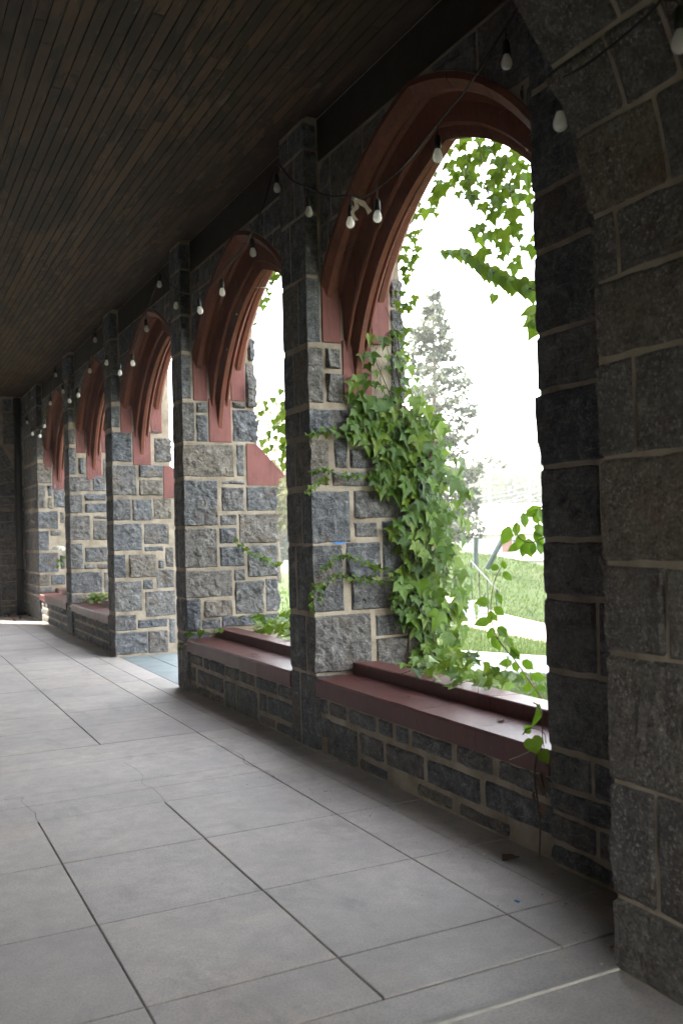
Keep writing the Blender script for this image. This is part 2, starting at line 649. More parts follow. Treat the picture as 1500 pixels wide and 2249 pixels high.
REVEAL_3 = [(2.758, 2.852, 3.316, 3.655), (2.75, 2.855, 2.978, 3.253), (2.763, 3.006, 2.536, 2.917), (2.775, 3.06, 2.092, 2.484), (3.099, 3.41, 2.326, 2.487), (3.095, 3.405, 2.09, 2.294), (2.777, 2.978, 1.765, 2.04), (3.003, 3.257, 1.761, 2.038), (3.279, 3.52, 1.778, 2.046), (2.78, 3.119, 1.373, 1.722), (3.148, 3.479, 1.447, 1.715), (3.153, 3.398, 1.352, 1.416), (3.428, 3.532, 1.141, 1.399), (2.762, 2.898, 1.02, 1.324), (2.941, 3.295, 1.018, 1.315), (3.328, 3.404, 1.124, 1.231), (3.302, 3.532, 0.865, 1.1), (2.775, 3.103, 0.583, 0.973), (3.123, 3.257, 0.855, 0.982), (3.144, 3.547, 0.494, 0.825), (2.793, 3.02, 0.333, 0.532), (3.046, 3.431, 0.352, 0.458), (3.45, 3.538, 0.13, 0.452), (2.783, 3.164, 0.023, 0.307), (3.176, 3.436, 0.017, 0.304), (3.29, 3.422, 2.907, 2.961), (3.307, 3.515, 2.531, 2.844)]
REVEAL_4 = [(2.766, 2.829, 3.39, 3.597), (2.76, 2.848, 3.042, 3.288), (2.757, 2.865, 2.566, 2.991), (2.889, 3.003, 2.572, 2.825), (2.77, 3.087, 2.295, 2.528), (3.112, 3.318, 2.294, 2.542), (2.772, 2.945, 1.948, 2.244), (2.98, 3.327, 2.138, 2.255), (2.99, 3.328, 1.956, 2.099), (2.782, 3.06, 1.522, 1.908), (3.11, 3.329, 1.513, 1.825), (3.114, 3.333, 1.851, 1.903), (2.786, 2.937, 1.061, 1.471), (2.975, 3.321, 1.165, 1.398), (2.959, 3.124, 1.053, 1.13), (3.162, 3.325, 1.045, 1.123), (2.785, 3.234, 0.681, 1.003), (3.26, 3.33, 0.666, 0.99)]
REVEAL_5 = [(2.77, 2.865, 3.057, 3.612), (2.76, 3.004, 2.611, 2.996), (2.772, 2.891, 2.134, 2.564), (2.923, 3.021, 2.364, 2.564), (2.918, 3.017, 2.132, 2.333), (3.04, 3.236, 2.146, 2.595), (2.779, 3.112, 1.747, 2.071), (3.143, 3.234, 1.85, 2.052), (2.772, 2.935, 1.335, 1.703), (2.967, 3.162, 1.606, 1.714), (2.779, 3.106, 0.917, 1.285), (3.136, 3.226, 0.968, 1.231), (2.794, 2.936, 0.659, 0.874), (2.966, 3.22, 0.679, 0.864)]
LOW_1 = [(5.808, 6.062, 0.33, 0.08), (5.518, 5.775, 0.31, 0.09), (5.117, 5.495, 0.31, 0.07), (4.902, 5.082, 0.31, 0.06), (4.717, 4.869, 0.31, 0.07), (4.261, 4.686, 0.3, 0.08), (3.88, 4.221, 0.31, 0.07), (3.557, 3.838, 0.29, 0.09), (5.774, 6.133, 0.19, 0.15), (5.369, 5.827, 0.11, 0.21), (5.021, 5.331, 0.15, 0.14), (4.548, 4.99, 0.17, 0.09), (4.001, 4.52, 0.15, 0.09), (3.338, 3.963, 0.16, 0.12), (4.979, 5.338, 0.04, 0.1), (4.266, 4.637, 0.05, 0.1), (3.756, 4.209, 0.03, 0.06)]
LOW_2 = [(8.561, 8.92, 0.33, 0.07), (8.354, 8.521, 0.33, 0.07), (7.936, 8.332, 0.33, 0.09), (7.552, 7.899, 0.33, 0.09), (7.197, 7.518, 0.33, 0.08), (6.716, 7.152, 0.34, 0.09), (6.245, 6.7, 0.32, 0.09), (6.102, 6.228, 0.34, 0.1), (5.798, 6.066, 0.34, 0.11), (8.77, 9.159, 0.2, 0.14), (7.962, 8.707, 0.2, 0.11), (7.655, 7.938, 0.14, 0.23), (7.138, 7.612, 0.13, 0.23), (6.928, 7.097, 0.2, 0.1), (6.469, 6.91, 0.17, 0.16), (6.194, 6.439, 0.17, 0.12), (5.762, 6.134, 0.18, 0.15), (8.762, 9.194, 0.03, 0.08), (7.971, 8.701, 0.05, 0.08), (6.77, 7.105, 0.06, 0.12), (6.42, 6.73, 0.04, 0.06), (5.879, 6.394, 0.04, 0.07), (6.005, 6.378, 0.48, 0.08)]
BULBS = [(2.6, 3.017, 3.237), (2.6, 3.372, 3.669), (2.6, 3.962, 3.462), (2.6, 4.606, 3.351), (2.6, 4.94, 3.423), (2.6, 5.534, 3.679), (2.6, 6.062, 4.02), (2.6, 6.559, 3.697), (2.6, 7.267, 3.565), (2.6, 7.864, 3.547), (2.6, 8.562, 3.749), (2.6, 9.124, 4.096), (2.6, 9.665, 3.755), (2.6, 10.283, 3.497), (2.6, 10.884, 3.489), (2.6, 11.563, 3.726), (2.6, 12.195, 4.136), (2.6, 12.575, 3.793), (2.6, 13.381, 3.583), (2.6, 14.075, 3.594), (2.6, 14.578, 3.811), (2.6, 15.186, 4.163), (2.6, 15.705, 3.781), (2.6, 16.34, 3.477), (2.6, 16.846, 3.358), (2.6, 17.731, 3.491), (2.6, 18.385, 3.778)]
SHOOT_STEM = [(3.5, 4.704, 1.329), (3.5, 4.758, 1.286), (3.5, 4.826, 1.201), (3.5, 4.865, 1.07), (3.5, 4.869, 0.993), (3.5, 4.842, 0.892), (3.5, 4.77, 0.821), (3.5, 4.68, 0.755), (3.5, 4.816, 0.856), (3.5, 4.746, 0.8), (3.5, 4.647, 0.739), (3.5, 4.559, 0.669), (3.5, 4.473, 0.601), (3.5, 4.404, 0.547), (3.5, 4.342, 0.502), (3.5, 4.282, 0.463)]
SHOOT_LEAVES = [(3.5, 4.813, 1.296, 0.055, 175), (3.5, 4.723, 1.314, 0.051, 250), (3.5, 4.692, 1.247, 0.066, 45), (3.5, 4.956, 1.073, 0.082, 170), (3.5, 4.781, 1.104, 0.07, 60), (3.5, 4.794, 1.025, 0.067, 45), (3.5, 4.96, 0.937, 0.092, 165), (3.5, 4.875, 0.982, 0.071, 100), (3.5, 4.839, 0.982, 0.052, 60), (3.5, 4.761, 0.898, 0.076, 50), (3.5, 4.875, 0.876, 0.071, 110), (3.5, 4.823, 0.823, 0.09, 60), (3.5, 4.686, 0.836, 0.075, 55), (3.5, 4.643, 0.781, 0.075, 50), (3.5, 4.757, 0.893, 0.073, 40), (3.5, 4.685, 0.827, 0.076, 50), (3.5, 4.638, 0.773, 0.071, 60), (3.5, 4.727, 0.704, 0.072, 180), (3.5, 4.516, 0.719, 0.074, 35), (3.5, 4.626, 0.689, 0.057, 70), (3.5, 4.431, 0.658, 0.078, 25), (3.5, 4.553, 0.633, 0.07, 100), (3.5, 4.518, 0.586, 0.065, 130), (3.5, 4.377, 0.587, 0.068, 180), (3.5, 4.44, 0.551, 0.064, 100), (3.5, 4.419, 0.522, 0.059, 60), (3.5, 4.403, 0.488, 0.046, 30)]
LOOP_STEM = [(3.55, 4.332, 1.629), (3.55, 4.396, 1.646), (3.55, 4.482, 1.646), (3.55, 4.592, 1.612), (3.55, 4.645, 1.57), (3.55, 4.647, 1.519), (3.55, 4.609, 1.475), (3.55, 4.54, 1.453), (3.55, 4.472, 1.456), (3.55, 4.386, 1.48), (3.55, 4.339, 1.486)]
LOOP_LEAVES = [(3.55, 4.751, 1.504, 0.109, 110), (3.55, 4.636, 1.538, 0.075, 90), (3.55, 4.573, 1.593, 0.087, 80), (3.55, 4.483, 1.64, 0.098, 330), (3.55, 4.456, 1.596, 0.061, 60), (3.55, 4.43, 1.535, 0.073, 20), (3.55, 4.431, 1.508, 0.067, 10), (3.55, 4.6, 1.463, 0.087, 100), (3.55, 4.662, 1.422, 0.076, 160), (3.55, 4.572, 1.407, 0.075, 90), (3.55, 4.517, 1.425, 0.099, 80), (3.55, 4.416, 1.432, 0.091, 80), (3.55, 4.484, 1.413, 0.061, 95), (3.55, 4.412, 1.614, 0.085, 75), (3.55, 4.438, 1.474, 0.079, 60)]
BRANCH_STEM = [(3.5, 5.317, 3.44), (3.5, 5.019, 3.356), (3.5, 4.798, 3.199), (3.5, 4.613, 3.086), (3.5, 4.331, 2.946), (3.5, 4.23, 2.887)]
BRANCH_LEAVES = [(3.5, 5.276, 3.42, 0.093, 95), (3.5, 5.193, 3.394, 0.1, 85), (3.5, 5.099, 3.371, 0.114, 80), (3.5, 5.033, 3.345, 0.128, 75), (3.5, 4.957, 3.294, 0.126, 90), (3.5, 4.896, 3.247, 0.125, 85), (3.5, 4.836, 3.194, 0.139, 80), (3.5, 4.776, 3.157, 0.137, 100), (3.5, 4.705, 3.124, 0.136, 90), (3.5, 4.648, 3.087, 0.135, 80), (3.5, 4.58, 3.049, 0.133, 85), (3.5, 4.524, 3.021, 0.139, 95), (3.5, 4.459, 2.995, 0.144, 85), (3.5, 4.405, 2.977, 0.136, 100), (3.5, 4.357, 2.938, 0.142, 90), (3.5, 4.369, 2.825, 0.149, 170), (3.5, 4.361, 2.769, 0.162, 150), (3.5, 4.353, 2.713, 0.149, 120), (3.5, 4.74, 2.995, 0.086, 100)]
HANG_POLY = [([(5.151, 4.146), (4.647, 3.96), (4.426, 3.771), (4.447, 3.627), (4.506, 3.508), (4.663, 3.617), (4.788, 3.543), (4.935, 3.649), (5.086, 3.791), (5.158, 4.0)], 58), ([(5.575, 3.892), (5.27, 4.01), (5.126, 4.081), (5.083, 3.851), (5.31, 3.804), (5.491, 3.735), (5.645, 3.751)], 26), ([(4.64, 3.609), (4.414, 3.56), (4.384, 3.276), (4.499, 3.199), (4.676, 3.363)], 16), ([(4.995, 3.489), (4.791, 3.485), (4.563, 3.274), (4.616, 3.147), (4.903, 3.253)], 12)]
HANG_SMALL = [([(5.861, 3.579), (5.614, 3.706), (5.574, 3.629), (5.696, 3.367), (5.797, 3.293)], 30), ([(6.191, 3.442), (5.862, 3.309), (5.671, 3.229), (5.68, 3.066), (5.871, 3.142), (6.14, 3.307)], 26), ([(6.148, 3.168), (5.871, 3.142), (5.791, 2.79), (6.032, 2.695), (6.243, 2.764)], 40)]
HANG_STRANDS = [[(3.47, 4.814, 4.02), (3.47, 4.766, 3.797), (3.47, 4.713, 3.576), (3.47, 4.725, 3.349), (3.47, 4.749, 3.154)], [(3.47, 4.535, 3.854), (3.47, 4.502, 3.59), (3.47, 4.491, 3.364), (3.47, 4.521, 3.205)], [(3.47, 5.071, 4.09), (3.47, 5.363, 3.886), (3.47, 5.647, 3.719), (3.47, 5.823, 3.436), (3.47, 6.043, 3.147)], [(3.47, 4.967, 4.05), (3.47, 4.927, 3.796), (3.47, 4.838, 3.558), (3.47, 4.658, 3.244)]]
IVY_POLY = [(3.243, 3.007), (3.164, 2.869), (3.128, 2.682), (2.992, 2.557), (3.075, 2.391), (2.998, 2.232), (3.216, 2.131), (3.237, 1.815), (3.464, 1.76), (3.461, 1.653), (3.349, 1.509), (3.497, 1.318), (3.334, 1.046), (3.405, 0.857), (3.549, 0.766), (3.535, 0.554), (3.626, 0.465), (3.881, 0.373), (4.109, 0.254), (4.331, 0.259), (4.115, 0.433), (3.995, 0.582), (4.044, 0.785), (4.042, 0.993), (3.988, 1.203), (4.026, 1.478), (4.002, 1.756), (3.962, 2.033), (3.83, 2.252), (3.676, 2.48), (3.571, 2.665), (3.501, 2.932)]
IVY_TENDRILS = [[(3.378, 5.88, 1.897), (3.177, 5.88, 1.941), (3.097, 5.88, 1.932), (3.019, 5.88, 1.94), (2.932, 5.88, 1.948), (2.837, 5.88, 1.991), (2.789, 5.88, 1.982), (2.699, 5.88, 1.96)], [(2.835, 5.88, 1.931), (2.816, 5.88, 1.922), (2.758, 5.88, 1.888), (2.7, 5.88, 1.828), (2.663, 5.88, 1.82)], [(3.417, 5.88, 1.183), (3.357, 5.88, 1.222), (3.217, 5.88, 1.289), (3.119, 5.88, 1.319), (3.031, 5.88, 1.358), (2.944, 5.88, 1.378), (2.866, 5.88, 1.338), (2.817, 5.88, 1.297), (2.77, 5.88, 1.273)], [(3.416, 5.88, 1.157), (3.396, 5.88, 1.167), (3.254, 5.88, 1.182), (3.154, 5.88, 1.196), (3.056, 5.88, 1.209), (2.978, 5.88, 1.221), (2.902, 5.88, 1.242), (2.843, 5.88, 1.202), (2.795, 5.88, 1.178), (2.729, 5.88, 1.173), (2.704, 5.88, 1.115), (2.698, 5.88, 1.048), (2.71, 5.88, 0.979)], [(2.795, 5.88, 1.178), (2.775, 5.88, 1.145), (2.769, 5.88, 1.094), (2.763, 5.88, 1.052)], [(3.087, 5.88, 2.238), (2.989, 5.88, 2.244), (2.912, 5.88, 2.251), (2.797, 5.88, 2.248), (2.716, 5.88, 2.229), (2.674, 5.88, 2.224)]]
WIN2_LEAVES = [(3.8, 8.927, 3.023, 0.077, 110), (3.8, 9.131, 2.968, 0.065, 80), (3.8, 9.27, 2.954, 0.072, 90), (3.8, 9.309, 2.893, 0.066, 60), (3.8, 9.417, 2.867, 0.06, 100), (3.8, 9.494, 2.792, 0.04, 20), (3.8, 9.112, 2.731, 0.071, 80), (3.8, 8.977, 2.754, 0.064, 90), (3.8, 8.838, 2.889, 0.063, 90), (3.8, 8.846, 2.763, 0.114, 90), (3.8, 9.134, 2.662, 0.071, 70), (3.8, 9.273, 2.625, 0.066, 80), (3.8, 9.259, 2.577, 0.053, 100), (3.8, 9.456, 2.544, 0.08, 90), (3.8, 9.338, 2.439, 0.073, 160), (3.8, 9.129, 2.473, 0.065, 100), (3.8, 8.899, 2.426, 0.089, 90), (3.8, 8.855, 2.625, 0.114, 90), (3.8, 8.972, 2.304, 0.077, 80), (3.8, 8.911, 2.236, 0.076, 90), (3.8, 9.08, 2.184, 0.065, 100), (3.8, 8.831, 2.496, 0.101, 60), (3.8, 8.778, 2.818, 0.088, 90), (3.8, 8.855, 2.358, 0.089, 90), (3.8, 9.089, 2.56, 0.052, 90)]
WIN2_STEM = [[(3.8, 8.771, 2.931), (3.8, 8.961, 3.009)], [(3.8, 8.775, 2.868), (3.8, 9.1, 2.925), (3.8, 9.309, 2.887), (3.8, 9.494, 2.792)], [(3.8, 8.787, 2.68), (3.8, 9.05, 2.646), (3.8, 9.292, 2.607), (3.8, 9.456, 2.544)], [(3.8, 8.799, 2.492), (3.8, 9.097, 2.444), (3.8, 9.339, 2.426)], [(3.8, 8.803, 2.43), (3.8, 8.908, 2.287), (3.8, 9.049, 2.143), (3.8, 9.334, 1.95)]]
WIN2_TOP = [(3.47, 8.199, 4.062, 0.07, 90), (3.47, 8.142, 4.0, 0.07, 90), (3.47, 8.234, 4.0, 0.065, 90), (3.47, 8.324, 4.047, 0.059, 90), (3.47, 8.393, 3.944, 0.048, 90), (3.47, 8.527, 3.856, 0.067, 90), (3.47, 8.4, 3.838, 0.072, 90), (3.47, 8.515, 3.792, 0.073, 90), (3.47, 8.593, 3.859, 0.061, 90), (3.47, 8.698, 3.772, 0.037, 90), (3.47, 8.735, 3.73, 0.037, 90), (3.47, 8.721, 3.678, 0.037, 90), (3.47, 8.678, 3.817, 0.037, 90), (3.47, 8.334, 3.882, 0.054, 90), (3.47, 8.097, 4.0, 0.058, 90), (3.47, 8.261, 4.054, 0.059, 90), (3.47, 8.755, 3.673, 0.031, 90), (3.47, 8.733, 3.755, 0.031, 90), (3.47, 8.281, 3.976, 0.047, 90)]
PIER2_TENDRIL = [(3.232, 8.88, 1.478), (3.303, 8.88, 1.431), (3.374, 8.88, 1.372), (3.47, 8.88, 1.323), (3.542, 8.88, 1.286), (3.628, 8.88, 1.249), (3.739, 8.88, 1.21)]
SPROUT_LEAVES = [(2.72, 3.433, 0.539, 0.085, 60), (2.72, 3.364, 0.504, 0.063, 45), (2.72, 3.53, 0.643, 0.12, 100), (2.72, 3.592, 0.574, 0.044, 170), (2.72, 3.599, 0.554, 0.04, 200)]
SPROUT_STEMS = [[(2.72, 3.469, 0.73), (2.72, 3.436, 0.719), (2.72, 3.41, 0.674), (2.72, 3.412, 0.589), (2.72, 3.401, 0.517), (2.72, 3.399, 0.447)], [(2.72, 3.557, 0.566), (2.72, 3.521, 0.598), (2.72, 3.464, 0.611), (2.72, 3.398, 0.599), (2.72, 3.389, 0.555)], [(2.72, 3.666, 0.425), (2.72, 3.562, 0.471), (2.72, 3.485, 0.508), (2.72, 3.417, 0.535)]]
FLOOR_BITS = [(2.609, 3.536, 0.0), (2.547, 3.665, 0.0), (2.476, 3.01, 0.0), (2.383, 2.768, 0.0), (2.383, 2.635, 0.0), (2.546, 3.05, 0.0), (2.652, 3.28, 0.0), (2.601, 3.248, 0.0), (2.385, 2.613, 0.0), (2.261, 2.549, 0.0), (2.346, 3.14, 0.0)]

# ------------------------------------------------------------------ dimensions (metres; wall runs along +Y, outside is +X)
WX = 2.75          # face of the piers towards the arcade
SPX = 2.862        # recessed spandrel face
ZC = 4.5           # ceiling
PIER_Y = [(2.49, 3.395), (5.925, 6.355), (8.93, 9.27), (12.02, 12.40), (15.0, 15.43), (18.2, 20.0)]
BAYS = [(3.395, 5.925), (6.355, 8.93), (9.27, 12.02), (12.40, 15.0), (15.43, 18.2)]
BAY_WORDS = ['nearest bay, hung with leafy vine', 'second bay, above the leafy sill', 'open doorway bay', 'fourth bay, past the doorway', 'farthest bay']
GROUND = -0.7


def extrude_xz(outline, y0, y1):
    n = len(outline)
    V = [(x, y0, z) for x, z in outline] + [(x, y1, z) for x, z in outline]
    F = [tuple(range(n)), tuple(range(2 * n - 1, n - 1, -1))]
    F += [(i, i + n, (i + 1) % n + n, (i + 1) % n) for i in range(n)]
    return V, F


def ashlar(u0, u1, v0, v1, rng, hmin=.16, hmax=.42, gap=.02):
    """Broken-range ashlar: rectangles (u0,u1,v0,v1)."""
    R = []
    v = v0
    while v < v1 - .05:
        h = rng.uniform(hmin, hmax)
        if v1 - v - h < hmin:
            h = v1 - v
        u = u0
        while u < u1 - .04:
            w = rng.uniform(.7, 1.7) * min(max(h, .2), .34)
            if u1 - u - w < .12:
                w = u1 - u
            a, b = u + gap / 2, u + w - gap / 2
            if h > .28 and rng.random() < .4 and w < .4:
                s = rng.uniform(.35, .65) * h
                R.append((a, b, v + gap / 2, v + s - gap / 2))
                R.append((a, b, v + s + gap / 2, v + h - gap / 2))
            else:
                R.append((a, b, v + gap / 2, v + h - gap / 2))
            u += w
        v += h
    return R


# ------------------------------------------------------------------ piers
PIER_LABEL = ['dark stone pier beside the near cross arch at the right',
              'stone pier draped in large ivy leaves between the two nearest windows',
              'stone pier left of the second window, before the open doorway',
              'stone pier on the far side of the open doorway',
              'narrow stone pier between the two farthest windows',
              'last stone pier where the arcade wall meets the end arch']


def pier(i, rects, step):
    y0, y1 = PIER_Y[i]
    rng = random.Random(100 + i)
    p = thing('stone_pier', PIER_LABEL[i], 'pier', (3.1, (y0 + y1) / 2, 0), 'piers of the arcade wall')
    e = .003
    V, F = extrude_xz([(WX + e, -.3), (3.727, -.3), (3.727, 2.3), (3.515, 2.3), (3.515, ZC + .02), (WX + e, ZC + .02)], y0 + e, y1 - e)
    mesh('mortar_core', V, F, M_MORTAR, p)
    quoins = []
    for (x0, x1, z0, z1) in rects:
        if x0 < 2.82:
            quoins.append((z0, z1, x1))
            continue
        ex = [YM]
        if x1 > 3.69 or (x1 > 3.49 and z0 > 2.4):
            x1 = 3.73 if z0 < 2.4 else 3.52
            ex.append(XP)
        stone(p, (x0, y0, z0), (x1, y0 + .1, z1), ex, step=step, bulge=.046)
    if rects:
        quoins.sort()
        zs = .012
        full = []
        for q in quoins + [(ZC - .01, ZC, 0)]:
            while q[0] - zs > .09:
                h = min(q[0] - zs - .02, .44)
                if q[0] - zs - .02 - h < .1:
                    h = q[0] - zs - .02
                full.append((zs, zs + h, 2.85 if zs > 2.7 else 2.98))
                zs += h + .022
            if q[2]:
                full.append(q)
                zs = q[1] + .022
        for k, (z0, z1, x1) in enumerate(full):
            w = (y1 - y0) * (.36 if k % 2 else .62) + rng.uniform(-.02, .02)
            if y1 - y0 > .6:
                w = rng.uniform(.2, .45)
            stone(p, (WX, y0, z0), (x1, y0 + w, z1), [XM, YM], step=step, bulge=.042, soft=(XM,))
            if y1 - y0 < .6:
                stone(p, (WX, y0 + w + .02, z0), (WX + .16, y1, z1), [XM, YP], step=max(step, .04), bulge=.022, soft=(XM, YP))
            else:
                for (a, b, c, d) in ashlar(y0 + w + .01, y1 - .02, z0 - .01, z1 + .01, rng, .2, .5):
                    stone(p, (WX, a, c), (WX + .1, b, d), [XM], step=.06, bulge=.022)
    return p


def fill_right(rects, xs, z0, z1, seed):
    """more stones on the outer part of a reveal, behind the nearer piers"""
    rng = random.Random(seed)
    R = list(rects)
    for (a, b, c, d) in ashlar(xs, 3.73, z0, z1, rng):
        R.append((a, b, c, d))
    return R


pier1 = pier(1, REVEAL_1 + [(3.59, 3.73, .97, 1.4), (3.59, 3.73, 1.42, 1.8), (3.62, 3.73, .5, .95), (3.44, 3.73, 1.86, 2.03), (3.2, 3.41, 2.25, 2.46)], .024)
pier2 = pier(2, REVEAL_2, .022)
pier3 = pier(3, fill_right(REVEAL_3, 3.56, .02, 2.03, 3), .03)
pier4 = pier(4, fill_right(REVEAL_4, 3.345, .55, 2.03, 4) + [(3.28, 3.51, 2.5, 2.82)], .036)
pier5 = pier(5, fill_right(REVEAL_5, 3.25, .55, 2.03, 5) + [(3.28, 3.51, 2.5, 2.82)], .045)

# the nearest pier shows only its dark inner face
p0 = pier(0, [], .04)
F0, N0 = 3.395, 2.50
rows0 = [(.012, .10, [2.95]), (.12, .235, [3.1]), (.255, .355, [2.85]), (.375, .52, [3.12, 2.7]), (.545, .88, []), (.905, 1.215, [3.06]), (1.24, 1.475, []),
         (1.83, 2.155, []), (2.18, 2.42, [2.99]), (2.445, 2.80, []), (2.825, 3.07, [2.85]), (3.095, 3.55, []), (3.575, 4.0, [3.0]), (4.02, 4.48, [2.8])]
for z0, z1, br in rows0:
    ys = [F0] + br + [N0]
    for a, b in zip(ys[:-1], ys[1:]):
        stone(p0, (WX, b + .01, z0), (WX + .14, a - (.01 if a != F0 else 0), z1), [XM, YP] if a == F0 else [XM], step=.03, bulge=.024, soft=(YP,))
for lo_y, hi_y, z0, z1 in ((3.02, F0, 1.50, 1.81), (2.5, 3.0, 1.68, 1.81), (2.5, 2.985, 1.50, 1.655)):
    stone(p0, (WX, lo_y, z0), (WX + .14, hi_y, z1), [XM, YP] if hi_y == F0 else [XM], step=.03, bulge=.024, soft=(YP,))

# sloped red coping stones on the buttresses, a part of each pier
for i in range(1, 6):
    y0, y1 = PIER_Y[i]
    par = [p0, pier1, pier2, pier3, pier4, pier5][i]
    V, F = extrude_xz([(3.42, 2.05), (3.765, 2.05), (3.772, 2.115), (3.815, 2.125), (3.84, 2.15), (3.527, 2.476), (3.42, 2.478)], y0 - .012, min(y1, y0 + .45) + .012)
    mesh('buttress_coping', V, [f[::-1] for f in F], M_REDB, par)


# ------------------------------------------------------------------ red moulded arches
HALF = [(2.862, 1.975), (2.862, 1.94), (2.905, 1.892), (2.952, 1.888), (2.962, 1.905), (2.992, 1.918), (3.018, 1.903), (3.033, 1.85), (3.04, 1.785),
        (3.045, 1.747), (3.056, 1.732), (3.068, 1.732), (3.075, 1.742), (3.078, 1.758), (3.088, 1.757), (3.098, 1.735), (3.112, 1.69), (3.12, 1.672)]
PROFILE = HALF + [(6.28 - x, r) for x, r in HALF[::-1]]
CU, CZ = .38, 2.28
ARCH_LABEL = ['red moulded pointed arch over the nearest window, hung with vine',
              'red moulded pointed arch over the second window from the right',
              'red moulded pointed arch over the open doorway',
              'red moulded pointed arch of the first window past the doorway',
              'red moulded pointed arch farthest down the arcade']


def arch_uz(r, t, hs0=1.265):
    f0 = math.acos(min(1, (hs0 + CU) / r)) if r > hs0 + CU else 0.0
    f1 = math.acos(CU / r)
    f = f0 + (f1 - f0) * t
    return -CU + r * math.cos(f), CZ + r * math.sin(f)


for bi, (y0, y1) in enumerate(BAYS):
    yc, hs = (y0 + y1) / 2, (y1 - y0) / 2
    k = hs / 1.265
    a = thing('pointed_arch', ARCH_LABEL[bi], 'arch', (3.14, yc, 2.5), 'red arches along the wall')
    np_ = len(PROFILE)
    cuts = [0, .23, .47, .73, 1.0]
    for side in (1, -1):
        for c0, c1 in zip(cuts[:-1], cuts[1:]):
            g = .0016
            ts = np.linspace(c0 + (g if c0 else 0), c1 - (g if c1 < 1 else .0008), 7)
            V = []
            for t in ts:
                for (x, r) in PROFILE:
                    u, z = arch_uz(r, t)
                    V.append((x, yc + side * u * k, z))
            F = []
            for s in range(6):
                for q in range(np_):
                    f = (s * np_ + q, s * np_ + (q + 1) % np_, (s + 1) * np_ + (q + 1) % np_, (s + 1) * np_ + q)
                    F.append(f if side > 0 else f[::-1])
            cap0 = tuple(range(np_))
            cap1 = tuple(6 * np_ + q for q in range(np_))
            F.append(cap0[::-1] if side > 0 else cap0)
            F.append(cap1 if side > 0 else cap1[::-1])
            mesh('voussoir', V, F, M_RED, a)
        yr = yc + side * hs
        for (xa, xb, za, zb) in ((2.866, 3.013, 2.905, 3.42), (3.022, 3.258, 2.487, 2.93), (3.267, 3.414, 2.915, 3.42)):
            lo = (xa, yr - .010 if side > 0 else yr - .09, za)
            hi = (xb, yr + .09 if side > 0 else yr + .010, zb)
            box('springer', lo, hi, M_REDB, a, .004)

# ------------------------------------------------------------------ spandrel walls over the arches
SP_LABEL = ['dark stone wall over the nearest red arch, under the ceiling',
            'dark stone wall over the second red arch, under the ceiling',
            'dark stone wall over the doorway arch, under the ceiling',
            'dark stone wall over the fourth arch, under the ceiling',
            'dark stone wall over the farthest arch, under the ceiling']
for bi, (y0, y1) in enumerate(BAYS):
    yc, hs = (y0 + y1) / 2, (y1 - y0) / 2
    k = hs / 1.265

    def over(y, r=1.962):
        u = abs(np.asarray(y, float) - yc) / k
        return CZ + np.sqrt(np.maximum(r * r - (u + CU) ** 2, 0.02))
    s = thing('spandrel_wall', SP_LABEL[bi], 'wall', (3.1, yc, 3.3), 'walls over the arches')
    ys = np.linspace(y0, y1, 41)
    zb = over(ys)
    V = []
    for xx in (SPX + .006, 3.41):
        V += [(xx, y, z) for y, z in zip(ys, zb)] + [(xx, y, ZC + .02) for y in ys]
    n = 41
    F = []
    for q in range(n - 1):
        F.append((q, q + n, q + n + 1, q + 1))
        F.append((2 * n + q, 2 * n + q + 1, 3 * n + q + 1, 3 * n + q))
        F.append((q, q + 1, 2 * n + q + 1, 2 * n + q))
        F.append((n + q, 3 * n + q, 3 * n + q + 1, n + q + 1))
    F.append((0, 2 * n, 3 * n, n))
    F.append((n - 1, 2 * n - 1, 4 * n - 1, 3 * n - 1))
    mesh('mortar_core', V, F, M_MORTAR, s)
    rng = random.Random(50 + bi)
    for (a0, b0, c0, d0) in ashlar(y0 + .005, y1 - .005, 3.25, 4.19, rng, .2, .34, .024):
        zlow = max(float(over(a0)), float(over(b0))) if (a0 - yc) * (b0 - yc) > 0 else float(over(yc))
        zmin = min(float(over(a0)), float(over(b0)))
        if d0 - zmin < .05:
            continue

        def mp(V, a0=a0, b0=b0, c0=c0, d0=d0):
            V = V.copy()
            ov = over(V[:, 1]) + .02
            lowb = np.minimum(np.maximum(c0, ov), d0 - .004)
            V[:, 0] = np.where(ov > d0 - .012, SPX + .08, V[:, 0])
            V[:, 2] = lowb + (V[:, 2] - c0) / (d0 - c0) * (d0 - lowb)
            return V
        stone(s, (SPX, a0, c0), (SPX + .08, b0, d0), [XM], step=.06, bulge=.02, mapf=mp)
    box('shade_strip', (SPX + .001, y0 - .004, 4.2), (SPX + .2, y1 + .004, ZC + .01), M_DECK_SHADE, s, .006)  # dark strip drawn in for the shade on the stone under the ceiling

# ------------------------------------------------------------------ low sill walls
SILL_LABEL = ['low stone wall with red sill under the nearest window',
              'low stone wall with red sill under the second window',
              'low stone wall with red sill just past the doorway',
              'low sunlit-ended stone wall with red sill farthest away']
LOWX = 2.775
low_rects = {0: LOW_1, 1: LOW_2}


def snap_row(zc, h):
    if h > .17:
        return (.008, .25)
    if zc > .26:
        return (.278, .385)
    if zc > .1:
        return (.108, .256)
    return (.006, .088)


